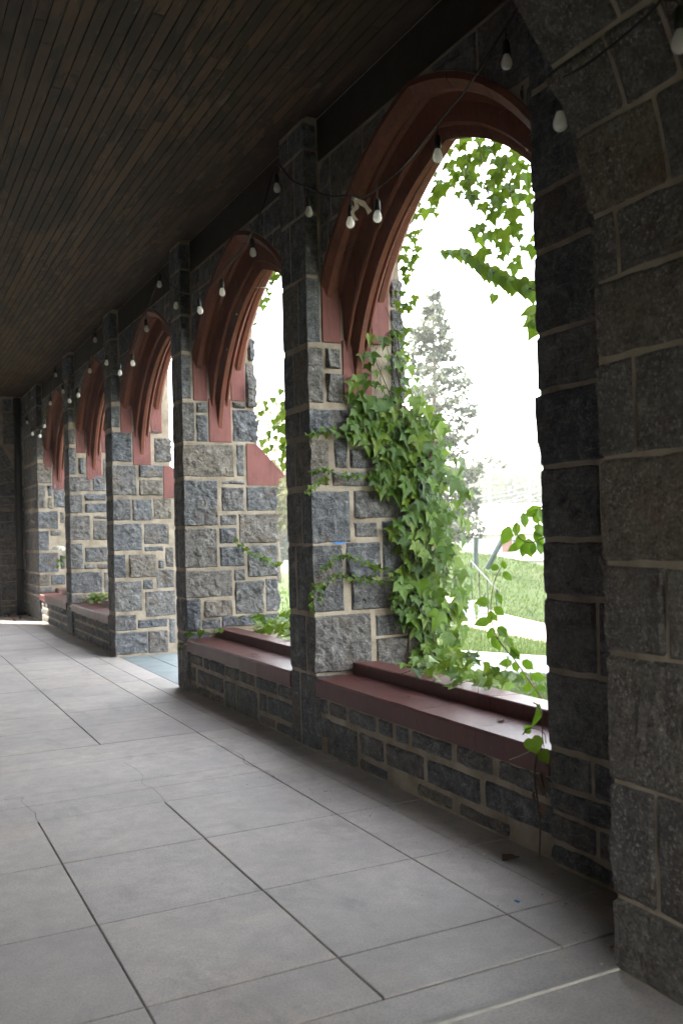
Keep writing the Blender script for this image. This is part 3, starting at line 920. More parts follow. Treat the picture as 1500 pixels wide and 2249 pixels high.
for wi, bi in enumerate((0, 1, 3, 4)):
    y0, y1 = BAYS[bi]
    w = thing('sill_wall', SILL_LABEL[wi], 'wall', (3.0, (y0 + y1) / 2, 0), 'low walls under the windows')
    box('mortar_core', (LOWX + .004, y0 - .004, -.3), (3.4, y1 + .004, .40), M_MORTAR, w)
    box('outer_core', (3.4, y0 - .004, GROUND - .2), (3.55, y1 + .004, .38), M_MORTAR, w)
    rng = random.Random(60 + bi)
    if bi in low_rects:
        for (ya, yb, zc, h) in low_rects[bi]:
            if zc > .42:
                continue
            za, zb_ = snap_row(zc, h)
            ya, yb = max(ya, y0 + .01), min(yb, y1 - .01)
            if yb - ya < .06:
                continue
            if ya < y0 + .2:
                ya = y0 + .01
            jz = rng.uniform(-.008, .008)
            stone(w, (LOWX, ya + .008, za + .006 + jz * .4), (LOWX + .08, yb - .008, zb_ - .008 + jz * .5), [XM], step=.025, bulge=.026)
    else:
        for z0, z1 in ((.006, .13), (.13, .27), (.27, .395)):
            for (ya, yb, za, zb_) in ashlar(y0 + .005, y1 - .005, z0, z1, rng, .12, .16):
                stone(w, (LOWX, ya, za), (LOWX + .08, yb, zb_), [XM], step=.04, bulge=.022)
    # coping in three pieces, ledge in two
    cy = [y0 + .001, y0 + .62 + rng.uniform(-.1, .1), y0 + 1.05 + rng.uniform(-.05, .2), y1 - .016]
    for q, (a0, b0) in enumerate(zip(cy[:-1], cy[1:])):
        dz = rng.uniform(-.0025, .0025)
        nseg = max(3, int((b0 - a0) / .1))
        V = []
        for t in range(nseg + 1):
            yy = a0 + .0015 + (b0 - a0 - .003) * t / nseg
            ch = rng.uniform(0, .006) * (rng.random() < .55)
            j = rng.uniform(-.0015, .0015)
            V += [(2.738 + j, yy, .40 + dz), (2.736 + j, yy, .506 - ch + dz), (2.746 + ch * 1.2, yy, .519 + dz), (3.035, yy, .529 + dz), (3.035, yy, .40 + dz)]
        F = []
        for t in range(nseg):
            for r_ in range(5):
                F.append((t * 5 + r_, (t + 1) * 5 + r_, (t + 1) * 5 + (r_ + 1) % 5, t * 5 + (r_ + 1) % 5))
        F.append((0, 1, 2, 3, 4))
        F.append(tuple(nseg * 5 + r_ for r_ in (4, 3, 2, 1, 0)))
        mesh('coping_stone', V, [f[::-1] for f in F], M_SILL, w)
    ym = y0 + .78 + rng.uniform(0, .15)
    for q, (a0, b0) in enumerate(((y0 + .001, ym - .004), (ym + .004, y1 - .016))):
        V, F = extrude_xz([(3.037, .40), (3.30, .40), (3.30, .575), (3.24, .604), (3.044, .612), (3.037, .606)], a0, b0)
        mesh('sill_ledge', V, [f[::-1] for f in F], M_SILL, w)

# mortar fillets where the sills meet the piers
# ------------------------------------------------------------------ cross arches
TX, TCX, TCZ, TR = 2.281, .88, 2.45, 1.4


def tmap(V):
    V = V.copy()
    px, s = V[:, 0].copy(), V[:, 2].copy()
    th = np.clip((s - TCZ) / TR, 0, None)
    r = TR + px
    V[:, 0] = np.where(s < TCZ, TX + px, TCX + r * np.cos(th))
    V[:, 2] = np.where(s < TCZ, s, TCZ + r * np.sin(th))
    return V


def wall_ring(name, inner, outer, y0, y1, mat, parent):
    n = len(inner)
    V = []
    for y in (y0, y1):
        V += [(x, y, z) for x, z in inner] + [(x, y, z) for x, z in outer]
    F = []
    for q in range(n - 1):
        F.append((q, q + 1, n + q + 1, n + q))
        F.append((2 * n + q, 3 * n + q, 3 * n + q + 1, 2 * n + q + 1))
        F.append((q, 2 * n + q, 2 * n + q + 1, q + 1))
        F.append((n + q, n + q + 1, 3 * n + q + 1, 3 * n + q))
    F.append((0, n, 3 * n, 2 * n))
    F.append((n - 1, 3 * n - 1, 4 * n - 1, 2 * n - 1))
    return mesh(name, V, F, mat, parent)


def ring_pts(left_x):
    inner, outer = [], []
    e = .007
    for z in (-.2, 1.2, TCZ):
        inner.append((TX + e, z)); outer.append((2.80, z))
    for q in range(1, 25):
        th = math.pi / 2 * q / 24
        r = TR + e
        inner.append((TCX + r * math.cos(th), TCZ + r * math.sin(th)))
        outer.append((2.80, TCZ + (ZC - TCZ) * q / 12) if q <= 12 else (2.80 - 3.75 * (q - 12) / 24, ZC + .02))
    if left_x is None:
        for q in range(1, 25):
            th = math.pi / 2 * (1 + q / 24)
            inner.append((TCX + (TR + e) * math.cos(th), TCZ + (TR + e) * math.sin(th)))
            outer.append((2.80 - 3.75 * (12 + q) / 24, ZC + .02) if q <= 12 else (-1.0, TCZ + (ZC - TCZ) * (24 - q) / 12))
        for z in (1.2, -.2):
            inner.append((TCX - TR - e, z)); outer.append((-1.0, z))
    else:
        for z, zo in ((3.75, 4.0), (2.0, 2.0), (-.2, -.2)):
            inner.append((left_x, z)); outer.append((-1.0, zo))
    return inner, outer


t1 = thing('cross_arch', 'large rough stone arch spanning the walkway at the near right edge', 'arch', (2.3, 2.1, 0))
inn, outp = ring_pts(None)
wall_ring('mortar_core', inn, outp, 1.757, 2.483, M_MORTAR, t1)
courses = [(.004, .245, [1.98]), (.27, .645, [2.294, 1.95]), (.67, 1.09, [1.93]), (1.115, 1.40, [2.216]), (1.428, 1.77, [1.9]), (1.795, 2.11, [2.33, 1.96]),
           (2.14, 2.39, [2.0]), (2.415, 2.62, [2.382, 2.0]), (2.645, 2.905, [2.131]), (2.93, 3.15, [2.241, 2.011]), (3.175, 3.45, [2.154, 1.95]),
           (3.475, 3.75, [2.25, 2.0]), (3.775, 4.05, [2.1]), (4.075, 4.35, [2.3, 1.95]), (4.375, 4.64, [2.1])]
for s0, s1, br in courses:
    ys = [2.49] + br + [1.75]
    for a, b in zip(ys[:-1], ys[1:]):
        ex = [XM] + ([YP] if a == 2.49 else []) + ([YM] if b == 1.75 else [])
        stone(t1, (0, b + (.011 if b != 1.75 else 0), s0), (.14, a - (.011 if a != 2.49 else 0), s1), ex, mat=M_STONE_W, step=.026 if s0 < 3.5 else .08, bulge=.024, soft=(YP,), mapf=tmap)

t2 = thing('end_arch', 'dark stone arch closing the far end of the walkway', 'arch', (2.3, 20.3, 0))
inn, outp = ring_pts(.16)  # left side closed in to shape the sun patch
wall_ring('mortar_core', inn, outp, 20.007, 20.6, M_MORTAR, t2)
rng = random.Random(9)
for (a, b, c, d) in ashlar(2.29, 2.75, .02, 2.44, rng, .2, .4):
    if a < 2.32:
        stone(t2, (TX, 20.0, c), (b, 20.3, d), [XM, YM], step=.06)
    else:
        stone(t2, (a, 20.0, c), (b, 20.1, d), [YM], step=.06)
for q in range(9):
    s0 = TCZ + .01 + q * .245
    stone(t2, (0, 20.0, s0), (.36, 20.3, s0 + .225), [XM, YM], step=.07, mapf=tmap)
for (a, b, c, d) in ashlar(2.35, 2.75, 2.95, 4.45, rng, .2, .35):
    if (a - TCX) ** 2 + (c - TCZ) ** 2 > 1.79 ** 2:
        stone(t2, (a, 20.0, c), (b, 20.1, d), [YM], step=.07)

M_SUN_MASK = simple('dark_sun_mask', (.03, .024, .02), .6)
box('sun_mask', (.92, 20.35, 0), (2.29, 20.43, 3.95), M_SUN_MASK, t2, .004)  # unseen panels added to trim the sun coming through the end arch
box('sun_mask', (-.6, 20.35, 0), (.22, 20.43, 3.95), M_SUN_MASK, t2, .004)

# black downpipe in the far corner
V, F = tube_vf([(2.62, 19.86, .02), (2.62, 19.86, 2.2), (2.62, 19.86, 4.45)], .075, n=12)
dp = thing('downpipe', 'black iron pipe standing in the far dark corner', 'pipe', (2.62, 19.86, 0))
mesh('pipe', V, F, M_CABLE, dp, True)
for z in (.9, 2.6, 4.1):
    V, F = tube_vf([(2.62, 19.86, z), (2.62, 19.86, z + .05)], .088, n=12)
    mesh('collar', V, F, M_CABLE, dp, True)

# ------------------------------------------------------------------ house body behind and above (closes the arcade, shades the lawn)
hw = structure(link('main_building', None, loc=(-1, 8, 0)))
M_HOUSE = simple('dark_house_stone', (.06, .058, .056), .9, .3, 0, .3, 4, .6)
box('house_wall', (-1.6, -2.4, -.3), (-1.0, 20.6, ZC + .02), M_HOUSE, hw)
box('upper_storey', (-7.0, -2.4, ZC + .10), (3.50, 20.62, 8.9), M_HOUSE, hw)
box('near_wall', (2.80, -2.4, -.3), (3.4, 1.74, ZC + .02), M_HOUSE, hw)
box('back_light_blocker', (-1.6, -2.7, 2.75), (3.4, -2.41, ZC + .02), M_HOUSE, hw)  # added out of view to hold back light from behind

# ------------------------------------------------------------------ floor slabs
fl = structure(link('floor', None, loc=(1, 8, 0)))
box('bed', (-1.0, -4.0, -.3), (2.95, 22.0, -.022), M_JOINT, fl)
XL = [-1.0, -.70, .04, .771, 1.48, 2.235, 2.54, 2.79]
YL = [-4, -2.2, -.6, .9, 2.5, 2.72, 3.06, 3.794, 4.59, 5.335, 5.669, 5.89, 6.544, 6.773, 7.056, 7.787, 8.471, 9.224, 9.931, 10.721, 11.45, 12.2, 12.95, 13.7, 14.45, 15.2, 15.95, 16.7, 17.45, 18.2, 18.95, 20.0, 22.0]
rng = random.Random(4)


def slab(x0, x1, y0, y1, dz=0.0):
    V, F = box_vf((x0, y0, -.06), (x1, y1, dz), .003)
    mesh('slab', V, F, M_FLOOR, fl)


for y0, y1 in zip(YL[:-1], YL[1:]):
    dz = rng.uniform(-.0015, .0005)
    thin = y1 - y0 < .4
    gy = .003 if y0 > 5.3 else .004
    xs = XL
    if y0 < 2.6:
        xs = [-1.0, .04, 2.79]
    elif 5.3 < y0 < 7.0:
        xs = [-1.0, -.7, .04, 2.235, 2.54, 2.79]
    xs = [x for x in xs]
    for x0, x1 in zip(xs[:-1], xs[1:]):
        gx0 = .0032 if x0 in (.771, 1.48, 2.235) else .002
        gx1 = .0032 if x1 in (.771, 1.48, 2.235) else .002
        slab(x0 + gx0, x1 - gx1, y0 + gy, y1 - gy, dz + rng.uniform(-.001, .001))
# raised pale edge of the threshold strip
V, F = box_vf((-.9, 2.488, -.02), (2.30, 2.512, .006), .004)
mesh('threshold_strip', V, F, simple('pale_strip', (.42, .39, .35), .7), fl)
# thin cracks running on from the joints
M_CRACK = M_JOINT


def crack(pts, wd):
    P = smooth_pts([(x, y, .0013) for x, y in pts], 5)
    rr = random.Random(int(pts[0][0] * 1000))
    V = []
    F = []
    for q, p in enumerate(P):
        j = rr.uniform(-.006, .006)
        w_ = wd * rr.uniform(.5, 1.2)
        V += [(p.x + j - w_, p.y, p.z), (p.x + j + w_, p.y, p.z), (p.x + j, p.y, p.z + .0006)]
    for q in range(len(P) - 1):
        F += [(q * 3, q * 3 + 3, q * 3 + 5, q * 3 + 2), (q * 3 + 2, q * 3 + 5, q * 3 + 4, q * 3 + 1)]
    mesh('crack', V, F, M_CRACK, fl)


crack([(1.48, 5.34), (1.50, 5.6), (1.47, 5.8), (1.53, 6.05), (1.50, 6.4)], .0009)
crack([(.771, 5.34), (.78, 5.55), (.75, 5.75), (.77, 5.9)], .0009)
crack([(2.235, 5.34), (2.24, 5.7), (2.20, 5.9), (2.26, 6.15), (2.235, 6.5)], .0016)

# slate threshold in the doorway
th = thing('door_threshold', 'blue-grey slate slabs on the floor of the open doorway', 'threshold', (3.2, 10.6, 0))
for q in range(3):
    box('slate_slab', (2.795 + q * .36, 9.275, -.08), (2.795 + q * .36 + .355, 12.015, -.003), M_SLATE, th, .004)
box('step', (3.885, 9.275, GROUND), (4.3, 12.015, -.12), M_SLATE, th, .01)

# ------------------------------------------------------------------ ceiling boards
ce = structure(link('ceiling', None, loc=(1, 8, ZC)))
box('roof_deck', (-1.0, -2.4, ZC + .03), (3.45, 20.6, ZC + .08), M_DECK_SHADE, ce)
BW = .0744
prof = [(-.5, .018), (-.5, .006), (-.455, 0), (.455, 0), (.5, .006), (.5, .018)]
unit = mesh_data('board', [(x * (BW - .0018), y, z) for y in (-.5, .5) for x, z in prof],
                 [(0, 1, 2, 3, 4, 5), (11, 10, 9, 8, 7, 6)] + [(q, q + 6, (q + 1) % 6 + 6, (q + 1) % 6) for q in range(6)])
unit.materials.append(M_CEIL)
rng = random.Random(12)
x = -.95
while x < 2.74:
    y = 2.49 - rng.uniform(0, 2)
    while y < 19.99:
        Ln = rng.uniform(3.2, 4.9)
        y2 = min(y + Ln, 20.0)
        if 20.0 - y2 < 1:
            y2 = 20.0
        ya = max(y, 2.49)
        if y2 - ya > .2:
            o = link('board', unit, None, ce, (x + BW / 2, (ya + y2) / 2, ZC + rng.uniform(-.0012, .0012)))
            o.scale = (1, y2 - ya - .004, 1)
        y = y2
    x += BW

# ------------------------------------------------------------------ string lights
def bulb_meshes():
    sock = lathe_vf([(.004, .075), (.012, .07), (.0165, .055), (.0175, .03), (.0185, .002), (.016, 0)], 12)
    glass = lathe_vf([(.013, .004), (.0155, -.004), (.020, -.016), (.0245, -.030), (.0262, -.041), (.0245, -.052), (.0185, -.062), (.009, -.0675), (.001, -.0685)], 16)
    fil = lathe_vf([(.003, 0), (.005, -.02), (.004, -.045), (.001, -.055)], 6)
    return mesh_data('socket', *sock, True), mesh_data('glass_bulb', *glass, True), mesh_data('filament', *fil, True)


ME_SOCK, ME_GLASS, ME_FIL = bulb_meshes()
for me, m in ((ME_SOCK, M_CABLE), (ME_GLASS, M_BULB), (ME_FIL, M_FIL)):
    me.materials.append(m)


def add_bulb(parent, p, tilt=(0, 0)):
    s = link('socket', ME_SOCK, None, parent, p)
    s.rotation_euler = (tilt[0], tilt[1], 0)
    g = link('glass_bulb', ME_GLASS, None, s, p)
    link('filament', ME_FIL, None, s, p)
    return s


def cable(parent, pts, r=.0058):
    V, F = tube_vf(pts, r, n=6)
    mesh('cable', V, F, M_CABLE, parent, True)


sl = thing('string_lights', 'long string of unlit bulbs looped along the red arches', 'string lights', (2.6, 9, 3.6))
tops = []
rng = random.Random(21)
for (bx, by, bz) in BULBS[1:]:
    bz2 = bz + .036                     # socket base above the glass centre
    add_bulb(sl, (bx, by, bz2), (rng.uniform(-.12, .12), rng.uniform(-.12, .12)))
    tops.append(Vector((bx, by, bz2 + .13)))
    cable(sl, smooth_pts([(bx, by, bz2 + .07), (bx + .004, by + .006, bz2 + .1), (bx, by, bz2 + .13)]), .0035)
pts = [Vector((2.62, 3.1, 3.98))]
for a, b in zip(tops[:-1], tops[1:]):
    pts.append(a)
    m = (a + b) / 2
    m.z -= .03
    pts.append(m)
pts.append(tops[-1])
pts.append(Vector((2.6, 19.2, 4.3)))
cable(sl, smooth_pts(pts, 5))

s2 = thing('string_lights', 'short cable with bulbs strung across the near rough stone arch', 'string lights', (2.1, 2.4, 3.3))
add_bulb(s2, (2.18, 2.53, 3.012), (.05, 0))
cable(s2, smooth_pts([(2.18, 2.53, 3.08), (2.182, 2.532, 3.10), (2.16, 2.528, 3.118), (2.135, 2.50, 3.10)]), .0035)
cable(s2, smooth_pts([(2.135, 2.50, 3.10), (2.088, 2.35, 3.053), (2.087, 2.2, 3.054), (2.083, 2.075, 3.064), (2.077, 1.977, 3.076), (2.06, 1.88, 3.11)]), .005)
add_bulb(s2, (2.12, 1.93, 2.99), (0, .05))
cable(s2, smooth_pts([(2.12, 1.93, 3.06), (2.11, 1.93, 3.075), (2.08, 1.95, 3.08)]), .0035)

hk = thing('cable_hook', 'small steel hook holding the cable at the edge of the near arch', 'hook', (2.15, 2.5, 3.1))
V, F = tube_vf(smooth_pts([(2.20, 2.50, 3.14), (2.17, 2.525, 3.13), (2.14, 2.53, 3.115), (2.13, 2.525, 3.098), (2.15, 2.52, 3.09), (2.165, 2.51, 3.10)]), .004, n=6)
mesh('hook', V, F, M_STEEL, hk, True)


def strip(pts, wv, n=4, th=.0012):
    P = smooth_pts(pts, n)
    V = []
    F = []
    w = Vector(wv)
    for i, p in enumerate(P):
        f = 1 - .25 * math.sin(i * .9)
        nrm = Vector((.6, -.75, .1)) * th
        V += [tuple(p - w * f), tuple(p + w * f), tuple(p + w * f + nrm), tuple(p - w * f + nrm)]
    for i in range(len(P) - 1):
        for k in range(4):
            F.append((i * 4 + k, i * 4 + (k + 1) % 4, i * 4 + 4 + (k + 1) % 4, i * 4 + 4 + k))
    F.append((3, 2, 1, 0))
    m = (len(P) - 1) * 4
    F.append((m, m + 1, m + 2, m + 3))
    return V, F


rb = thing('ribbon', 'frayed cream ribbon tied round the cable at the nearest arch', 'ribbon', (2.6, 4.85, 3.5))
c0 = Vector((2.59, 4.87, 3.545))
R3 = RIGHT * 1.0
for seq, wv in (([c0, c0 + RIGHT * .015 + DOWN * .05, c0 - RIGHT * .01 + DOWN * .085, c0 + RIGHT * .012 + DOWN * .13], RIGHT * .013),
                ([c0, c0 + RIGHT * .04 + DOWN * .02, c0 + RIGHT * .07 + DOWN * .045, c0 + RIGHT * .095 + DOWN * .085], (RIGHT - DOWN) * .010)):
    mesh('ribbon_tail', *strip(seq, wv), M_CLOTH, rb)
V, F = lathe_vf([(.004, .012), (.013, .006), (.014, -.004), (.005, -.012)], 8)
mesh('knot', [(v[0] + c0.x, v[1] + c0.y, v[2] + c0.z) for v in V], F, M_CLOTH, rb, True)

# ring screwed into the second arch
ey = thing('ring_screw', 'thin metal ring screw sticking out beside the second arch', 'ring', (3.3, 7.75, 3.8))
rc = Vector((3.3, 7.857, 3.817))
ring = [rc + RIGHT * math.cos(a) * .045 - DOWN * math.sin(a) * .033 for a in np.linspace(0, 2 * math.pi, 17)]
mesh('ring', *tube_vf(ring, .005, n=6, cap=False), M_STEEL, ey, True)
mesh('rod', *tube_vf([rc - RIGHT * .045, rc - RIGHT * .16, rc - RIGHT * .2 + Vector((0, .05, .03))], .004, n=6), M_STEEL, ey, True)

# scraps of tape left on the arches
for (px, py, pz, lab) in ((3.13, 8.60, 3.42, 'scrap of white paper stuck to the moulding of the second arch'),
                          (3.10, 8.96, 2.86, 'torn paper scrap at the foot of the second arch'),
                          (3.12, 8.30, 3.70, 'curled paper scrap high on the second arch')):
    rr = random.Random(int(px * 997 + py * 31))
    c = Vector((px, py - .03, pz))
    q = [c, c + DOWN * .03 + RIGHT * rr.uniform(-.02, .02), c + DOWN * .06 + RIGHT * rr.uniform(-.03, .03)]
    o = mesh('paper_scrap', *strip(q, RIGHT * .011 + DOWN * .004, 3), M_PAPER)
    tag(o, lab, 'scrap')

# ------------------------------------------------------------------ leaves
def leaf_mesh(kind, seed):
    rr = random.Random(seed)
    if kind == 'ivy':
        half = [(.0, .03), (.12, -.08), (.27, -.11), (.40, -.02), (.49, .14), (.70, .42), (.47, .40), (.30, .43), (.24, .58), (.11, .84), (0, 1.1)]
    elif kind == 'heart':
        half = [(0, .03), (.16, -.08), (.36, -.04), (.48, .16), (.46, .38), (.33, .60), (.16, .82), (0, 1.06)]
    else:
        half = [(0, 0), (.13, .04), (.26, .18), (.33, .38), (.31, .58), (.21, .78), (.09, .93), (0, 1.06)]
    out = [(x * rr.uniform(.9, 1.1), y + rr.uniform(-.02, .02)) for x, y in half]
    ring = out + [(-x * rr.uniform(.9, 1.08), y + rr.uniform(-.02, .02)) for x, y in out[-2:0:-1]]
    cx, cy = 0, .38
    fold = rr.uniform(.12, .34)
    droop = rr.uniform(.05, .32)
    curl = rr.uniform(-.12, .12)

    def zf(x, y):
        return fold * abs(x) * (1 - .5 * abs(x)) - droop * (y - .3) ** 2 + curl * x * y - .10 * max(0, abs(x) - .35)
    V = [(cx, cy, zf(cx, cy))]
    for s in (.5, 1.0):
        for x, y in ring:
            X, Y = cx + (x - cx) * s, cy + (y - cy) * s
            V.append((X, Y, zf(X, Y) + (rr.uniform(-.02, .02) if s == 1 else 0)))
    n = len(ring)
    F = [(0, 1 + i, 1 + (i + 1) % n) for i in range(n)]
    F += [(1 + i, 1 + n + i, 1 + n + (i + 1) % n, 1 + (i + 1) % n) for i in range(n)]
    return mesh_data(kind + '_leaf', V, F, True)


LEAF = {}
for kind, m in (('ivy', M_IVY), ('heart', M_IVY), ('ovate', M_OVATE)):
    LEAF[kind] = []
    for s in range(6):
        me = leaf_mesh(kind, s * 7 + len(kind))
        me.materials.append(m)
        LEAF[kind].append(me)
LEAF['young'] = []
for s in range(4):
    me = leaf_mesh('ivy', 90 + s)
    me.materials.append(M_IVYY)
    LEAF['young'].append(me)


LEAF['dry'] = []
for s in range(3):
    me = leaf_mesh('ovate', 60 + s)
    me.materials.append(M_DEAD)
    LEAF['dry'].append(me)


def frame(tip, nrm):
    t = Vector(tip).normalized()
    n = Vector(nrm)
    n = (n - t * n.dot(t))
    n = n.normalized() if n.length > 1e-4 else t.orthogonal().normalized()
    x = t.cross(n)
    return Matrix((x, t, n)).transposed()


def leaf(parent, kind, pos, size, tip, nrm, rng, name='leaf'):
    o = link(name, rng.choice(LEAF[kind]), None, parent, tuple(Vector(pos) - Vector(tip).normalized() * size * .45))
    o.rotation_euler = frame(tip, nrm).to_euler()
    o.scale = (size * rng.uniform(.88, 1.1), size, size)
    return o


def leaf_verts(kind, pos, size, tip, nrm, rng):
    me = rng.choice(LEAF[kind])
    Mx = frame(tip, nrm)
    b = Vector(pos) - Vector(tip).normalized() * size * .45
    V = [tuple(b + Mx @ (v.co * size)) for v in me.vertices]
    F = [tuple(p.vertices) for p in me.polygons]
    return V, F


def in_poly(p, poly):
    x, y = p
    c = False
    n = len(poly)
    for i in range(n):
        x1, y1 = poly[i]
        x2, y2 = poly[(i + 1) % n]
        if (y1 > y) != (y2 > y) and x < (x2 - x1) * (y - y1) / (y2 - y1) + x1:
            c = not c
    return c


def scatter(poly, n, rng, mind):
    xs = [p[0] for p in poly]
    ys = [p[1] for p in poly]
    out = []
    tries = 0
    while len(out) < n and tries < n * 300:
        tries += 1
        p = (rng.uniform(min(xs), max(xs)), rng.uniform(min(ys), max(ys)))
        if in_poly(p, poly) and all((p[0] - q[0]) ** 2 + (p[1] - q[1]) ** 2 > mind * mind for q in out):
            out.append(p)
        if tries % (n * 60) == 0:
            mind *= .85
    return out


def jit(rng, a):
    return Vector((rng.uniform(-a, a), rng.uniform(-a, a), rng.uniform(-a, a)))


def stem(parent, pts, r0, r1, mat, name='stem'):
    V, F = tube_vf(smooth_pts(pts, 4), r0, r1, n=6)
    return mesh(name, V, F, mat, parent, True)


# --- the big ivy on the second pier
rng = random.Random(33)
ivy = thing('climbing_ivy', 'lush green ivy with large lobed leaves covering the second stone pier', 'ivy', (3.75, 5.8, GROUND))
P = scatter(IVY_POLY, 300, rng, .07)
P.sort(key=lambda p: -p[1])
extra = []
for k, (x, z) in enumerate(P):
    if z > 2.5 and rng.random() < .38:
        continue
    out = max(0, min(1, (x - 3.25) / .5))
    if x > 3.74:
        y = rng.uniform(5.72, 6.1)
    else:
        y = 5.875 - rng.uniform(.0, .17) * (.25 + .75 * out)
    big = (.075 + .085 * rng.random() ** 1.3) * (1.0 if z < 2.5 else .68)
    tip = Vector((rng.uniform(-.45, .35), -.28, -1)) + jit(rng, .22)
    nr = Vector((-.15 + .75 * out * rng.random(), -1, .45)) + jit(rng, .35)
    leaf(ivy, 'young' if (x > 3.5 and rng.random() < .12) else 'ivy', (x, y, z), big, tip, nr, rng)
parts = []
for (x, z) in scatter(IVY_POLY, 320, rng, .045):
    if z > 2.45:
        continue
    xx = x * .985 + .05
    y = rng.uniform(5.83, 5.9) if xx < 3.73 else rng.uniform(5.85, 6.35)
    tip = Vector((rng.uniform(-.5, .5), -.1, -1)) + jit(rng, .3)
    parts.append(leaf_verts('ivy', (xx, y, z), rng.uniform(.06, .11) * (1 if z < 2.6 else .6), tip, Vector((.1, -1, .3)) + jit(rng, .4), rng))
V, F = join(parts)
stuff(mesh('inner_leaves', V, F, M_IVY, ivy, True))
for k in range(9):
    x0 = 3.55 + .06 * k % .35
    pts = [(3.62 + .03 * k, 5.80, GROUND)]
    z = GROUND
    x = 3.62 + .025 * k
    while z < 1.9 + .06 * k:
        z += .28
        x += rng.uniform(-.07, .05)
        x = min(max(x, 3.25), 3.8)
        pts.append((x, 5.88 if x < 3.72 else 5.95, z))
    stem(ivy, pts, .009, .003, M_STEM)
for k in range(7):
    x, z = 3.42 + .03 * k, 2.25 + .05 * k
    pts = [(x + .1, 5.87, z - .5)]
    for q in range(6):
        pts.append((x, 5.885 if x < 3.5 else 5.92, z))
        x += rng.uniform(-.06, .03)
        z += rng.uniform(.08, .16)
        x = min(max(x, 3.2), 3.5)
    stem(ivy, pts, .005, .002, M_STEM)
bpts = []
for k in range(22):
    x = rng.uniform(3.5, 3.85)
    z = rng.uniform(1.0, 2.4)
    c = Vector((x, 5.74, z))
    for q in range(14):
        v = c + jit(rng, .035)
        bpts.append(lathe_vf([(.001, .005), (.005, 0), (.001, -.005)], 5, v))
V, F = join(bpts)
stuff(mesh('berries', V, F, M_BERRY, ivy))

# --- small creepers crossing the stones of that pier
def runner_leaves(parent, pts, s0, s1, kind):
    """leaves set alternately on both sides of a thin runner"""
    S = smooth_pts(pts, 12)
    L = 0.0
    nxt = .02
    side = 1
    tot = sum((b - a).length for a, b in zip(S[:-1], S[1:]))
    for a, b in zip(S[:-1], S[1:]):
        L += (b - a).length
        if L < nxt:
            continue
        f = L / tot
        size = (s0 + (s1 - s0) * f) * rng.uniform(.7, 1.25)
        nxt = L + size * rng.uniform(.45, .8)
        side = -side
        d = (b - a).normalized()
        o_ = d.cross(Vector((0, -1, 0))) * side
        tip = o_ * .8 + d * .4 + Vector((0, -.25, -.75)) + jit(rng, .3)
        leaf(parent, kind, b + o_ * size * .35 + Vector((0, -.012, 0)), size, tip, Vector((-.25, -1, .45)) + jit(rng, .4), rng)


TEN_LABEL = ['upper thin creeper with tiny leaves running across the ivied pier', 'short creeper turning down the corner of the ivied pier',
             'middle creeper of small leaves arching across the ivied pier', 'longest creeper of small leaves curving down the ivied pier corner',
             'little hanging creeper twig beside the corner of the ivied pier', 'topmost creeper reaching left from the large ivy leaves']
for ti, T in enumerate(IVY_TENDRILS):
    cr = thing('creeper', TEN_LABEL[ti], 'creeper', T[0], 'creepers on the ivied pier')
    T2 = [(x, y - .008, z) for x, y, z in T]
    stem(cr, T2, .003, .0015, M_STEM)
    runner_leaves(cr, T2, .05 if ti != 5 else .09, .03, 'heart' if ti == 4 else 'ivy')
cr = thing('creeper', 'bright small-leaved creeper crossing the third pier stones below the red coping', 'creeper', PIER2_TENDRIL[0])
T2 = [(x, y - .012, z) for x, y, z in PIER2_TENDRIL]
stem(cr, T2, .003, .0015, M_STEM)
runner_leaves(cr, T2, .05, .045, 'heart')

# --- vine hanging in the top of the nearest window
hv = thing('hanging_vine', 'vine of lobed leaves and berries hanging from the nearest arch', 'vine', (3.47, 4.5, 3.9))
for S in HANG_STRANDS:
    stem(hv, S, .004, .0015, M_STEM)
for poly, n in HANG_POLY:
    for (y, z) in scatter(poly, int(n * 1.2), rng, .045):
        tip = Vector((rng.uniform(-.3, .3), rng.uniform(-.35, .35), -1)) + jit(rng, .25)
        leaf(hv, 'young' if rng.random() < .3 else 'ivy', (rng.uniform(3.42, 3.62), y, z), rng.uniform(.045, .10), tip, Vector((-.8, -1, .25)) + jit(rng, .5), rng)
for (ya, za, yb, zb) in ((4.02, 3.62, 4.0, 3.05), (4.10, 3.7, 3.98, 3.2), (4.6, 3.85, 4.75, 3.3), (4.3, 3.8, 4.38, 2.95)):
    stem(hv, [(3.47, ya, za), (3.49, (ya + yb) / 2 + rng.uniform(-.08, .08), (za + zb) / 2), (3.46, yb + rng.uniform(-.05, .05), zb + .1), (3.48, yb, zb)], .0018, .0008, M_STEM)
for poly, n in HANG_SMALL:
    for (y, z) in scatter(poly, n, rng, .02):
        tip = Vector((rng.uniform(-.4, .4), rng.uniform(-.4, .4), -1)) + jit(rng, .3)
        leaf(hv, 'young' if rng.random() < .4 else 'ivy', (rng.uniform(3.43, 3.53), y, z), rng.uniform(.03, .065), tip, Vector((-.6, -1, .3)) + jit(rng, .5), rng)
bp = []
for S in HANG_STRANDS[:1] + HANG_STRANDS[3:]:
    for p in smooth_pts(S, 8)[6:]:
        for q in range(6):
            bp.append(lathe_vf([(.001, .005), (.0052, 0), (.001, -.005)], 5, p + jit(rng, .04)))
V, F = join(bp)
stuff(mesh('berries', V, F, M_BERRY, hv))


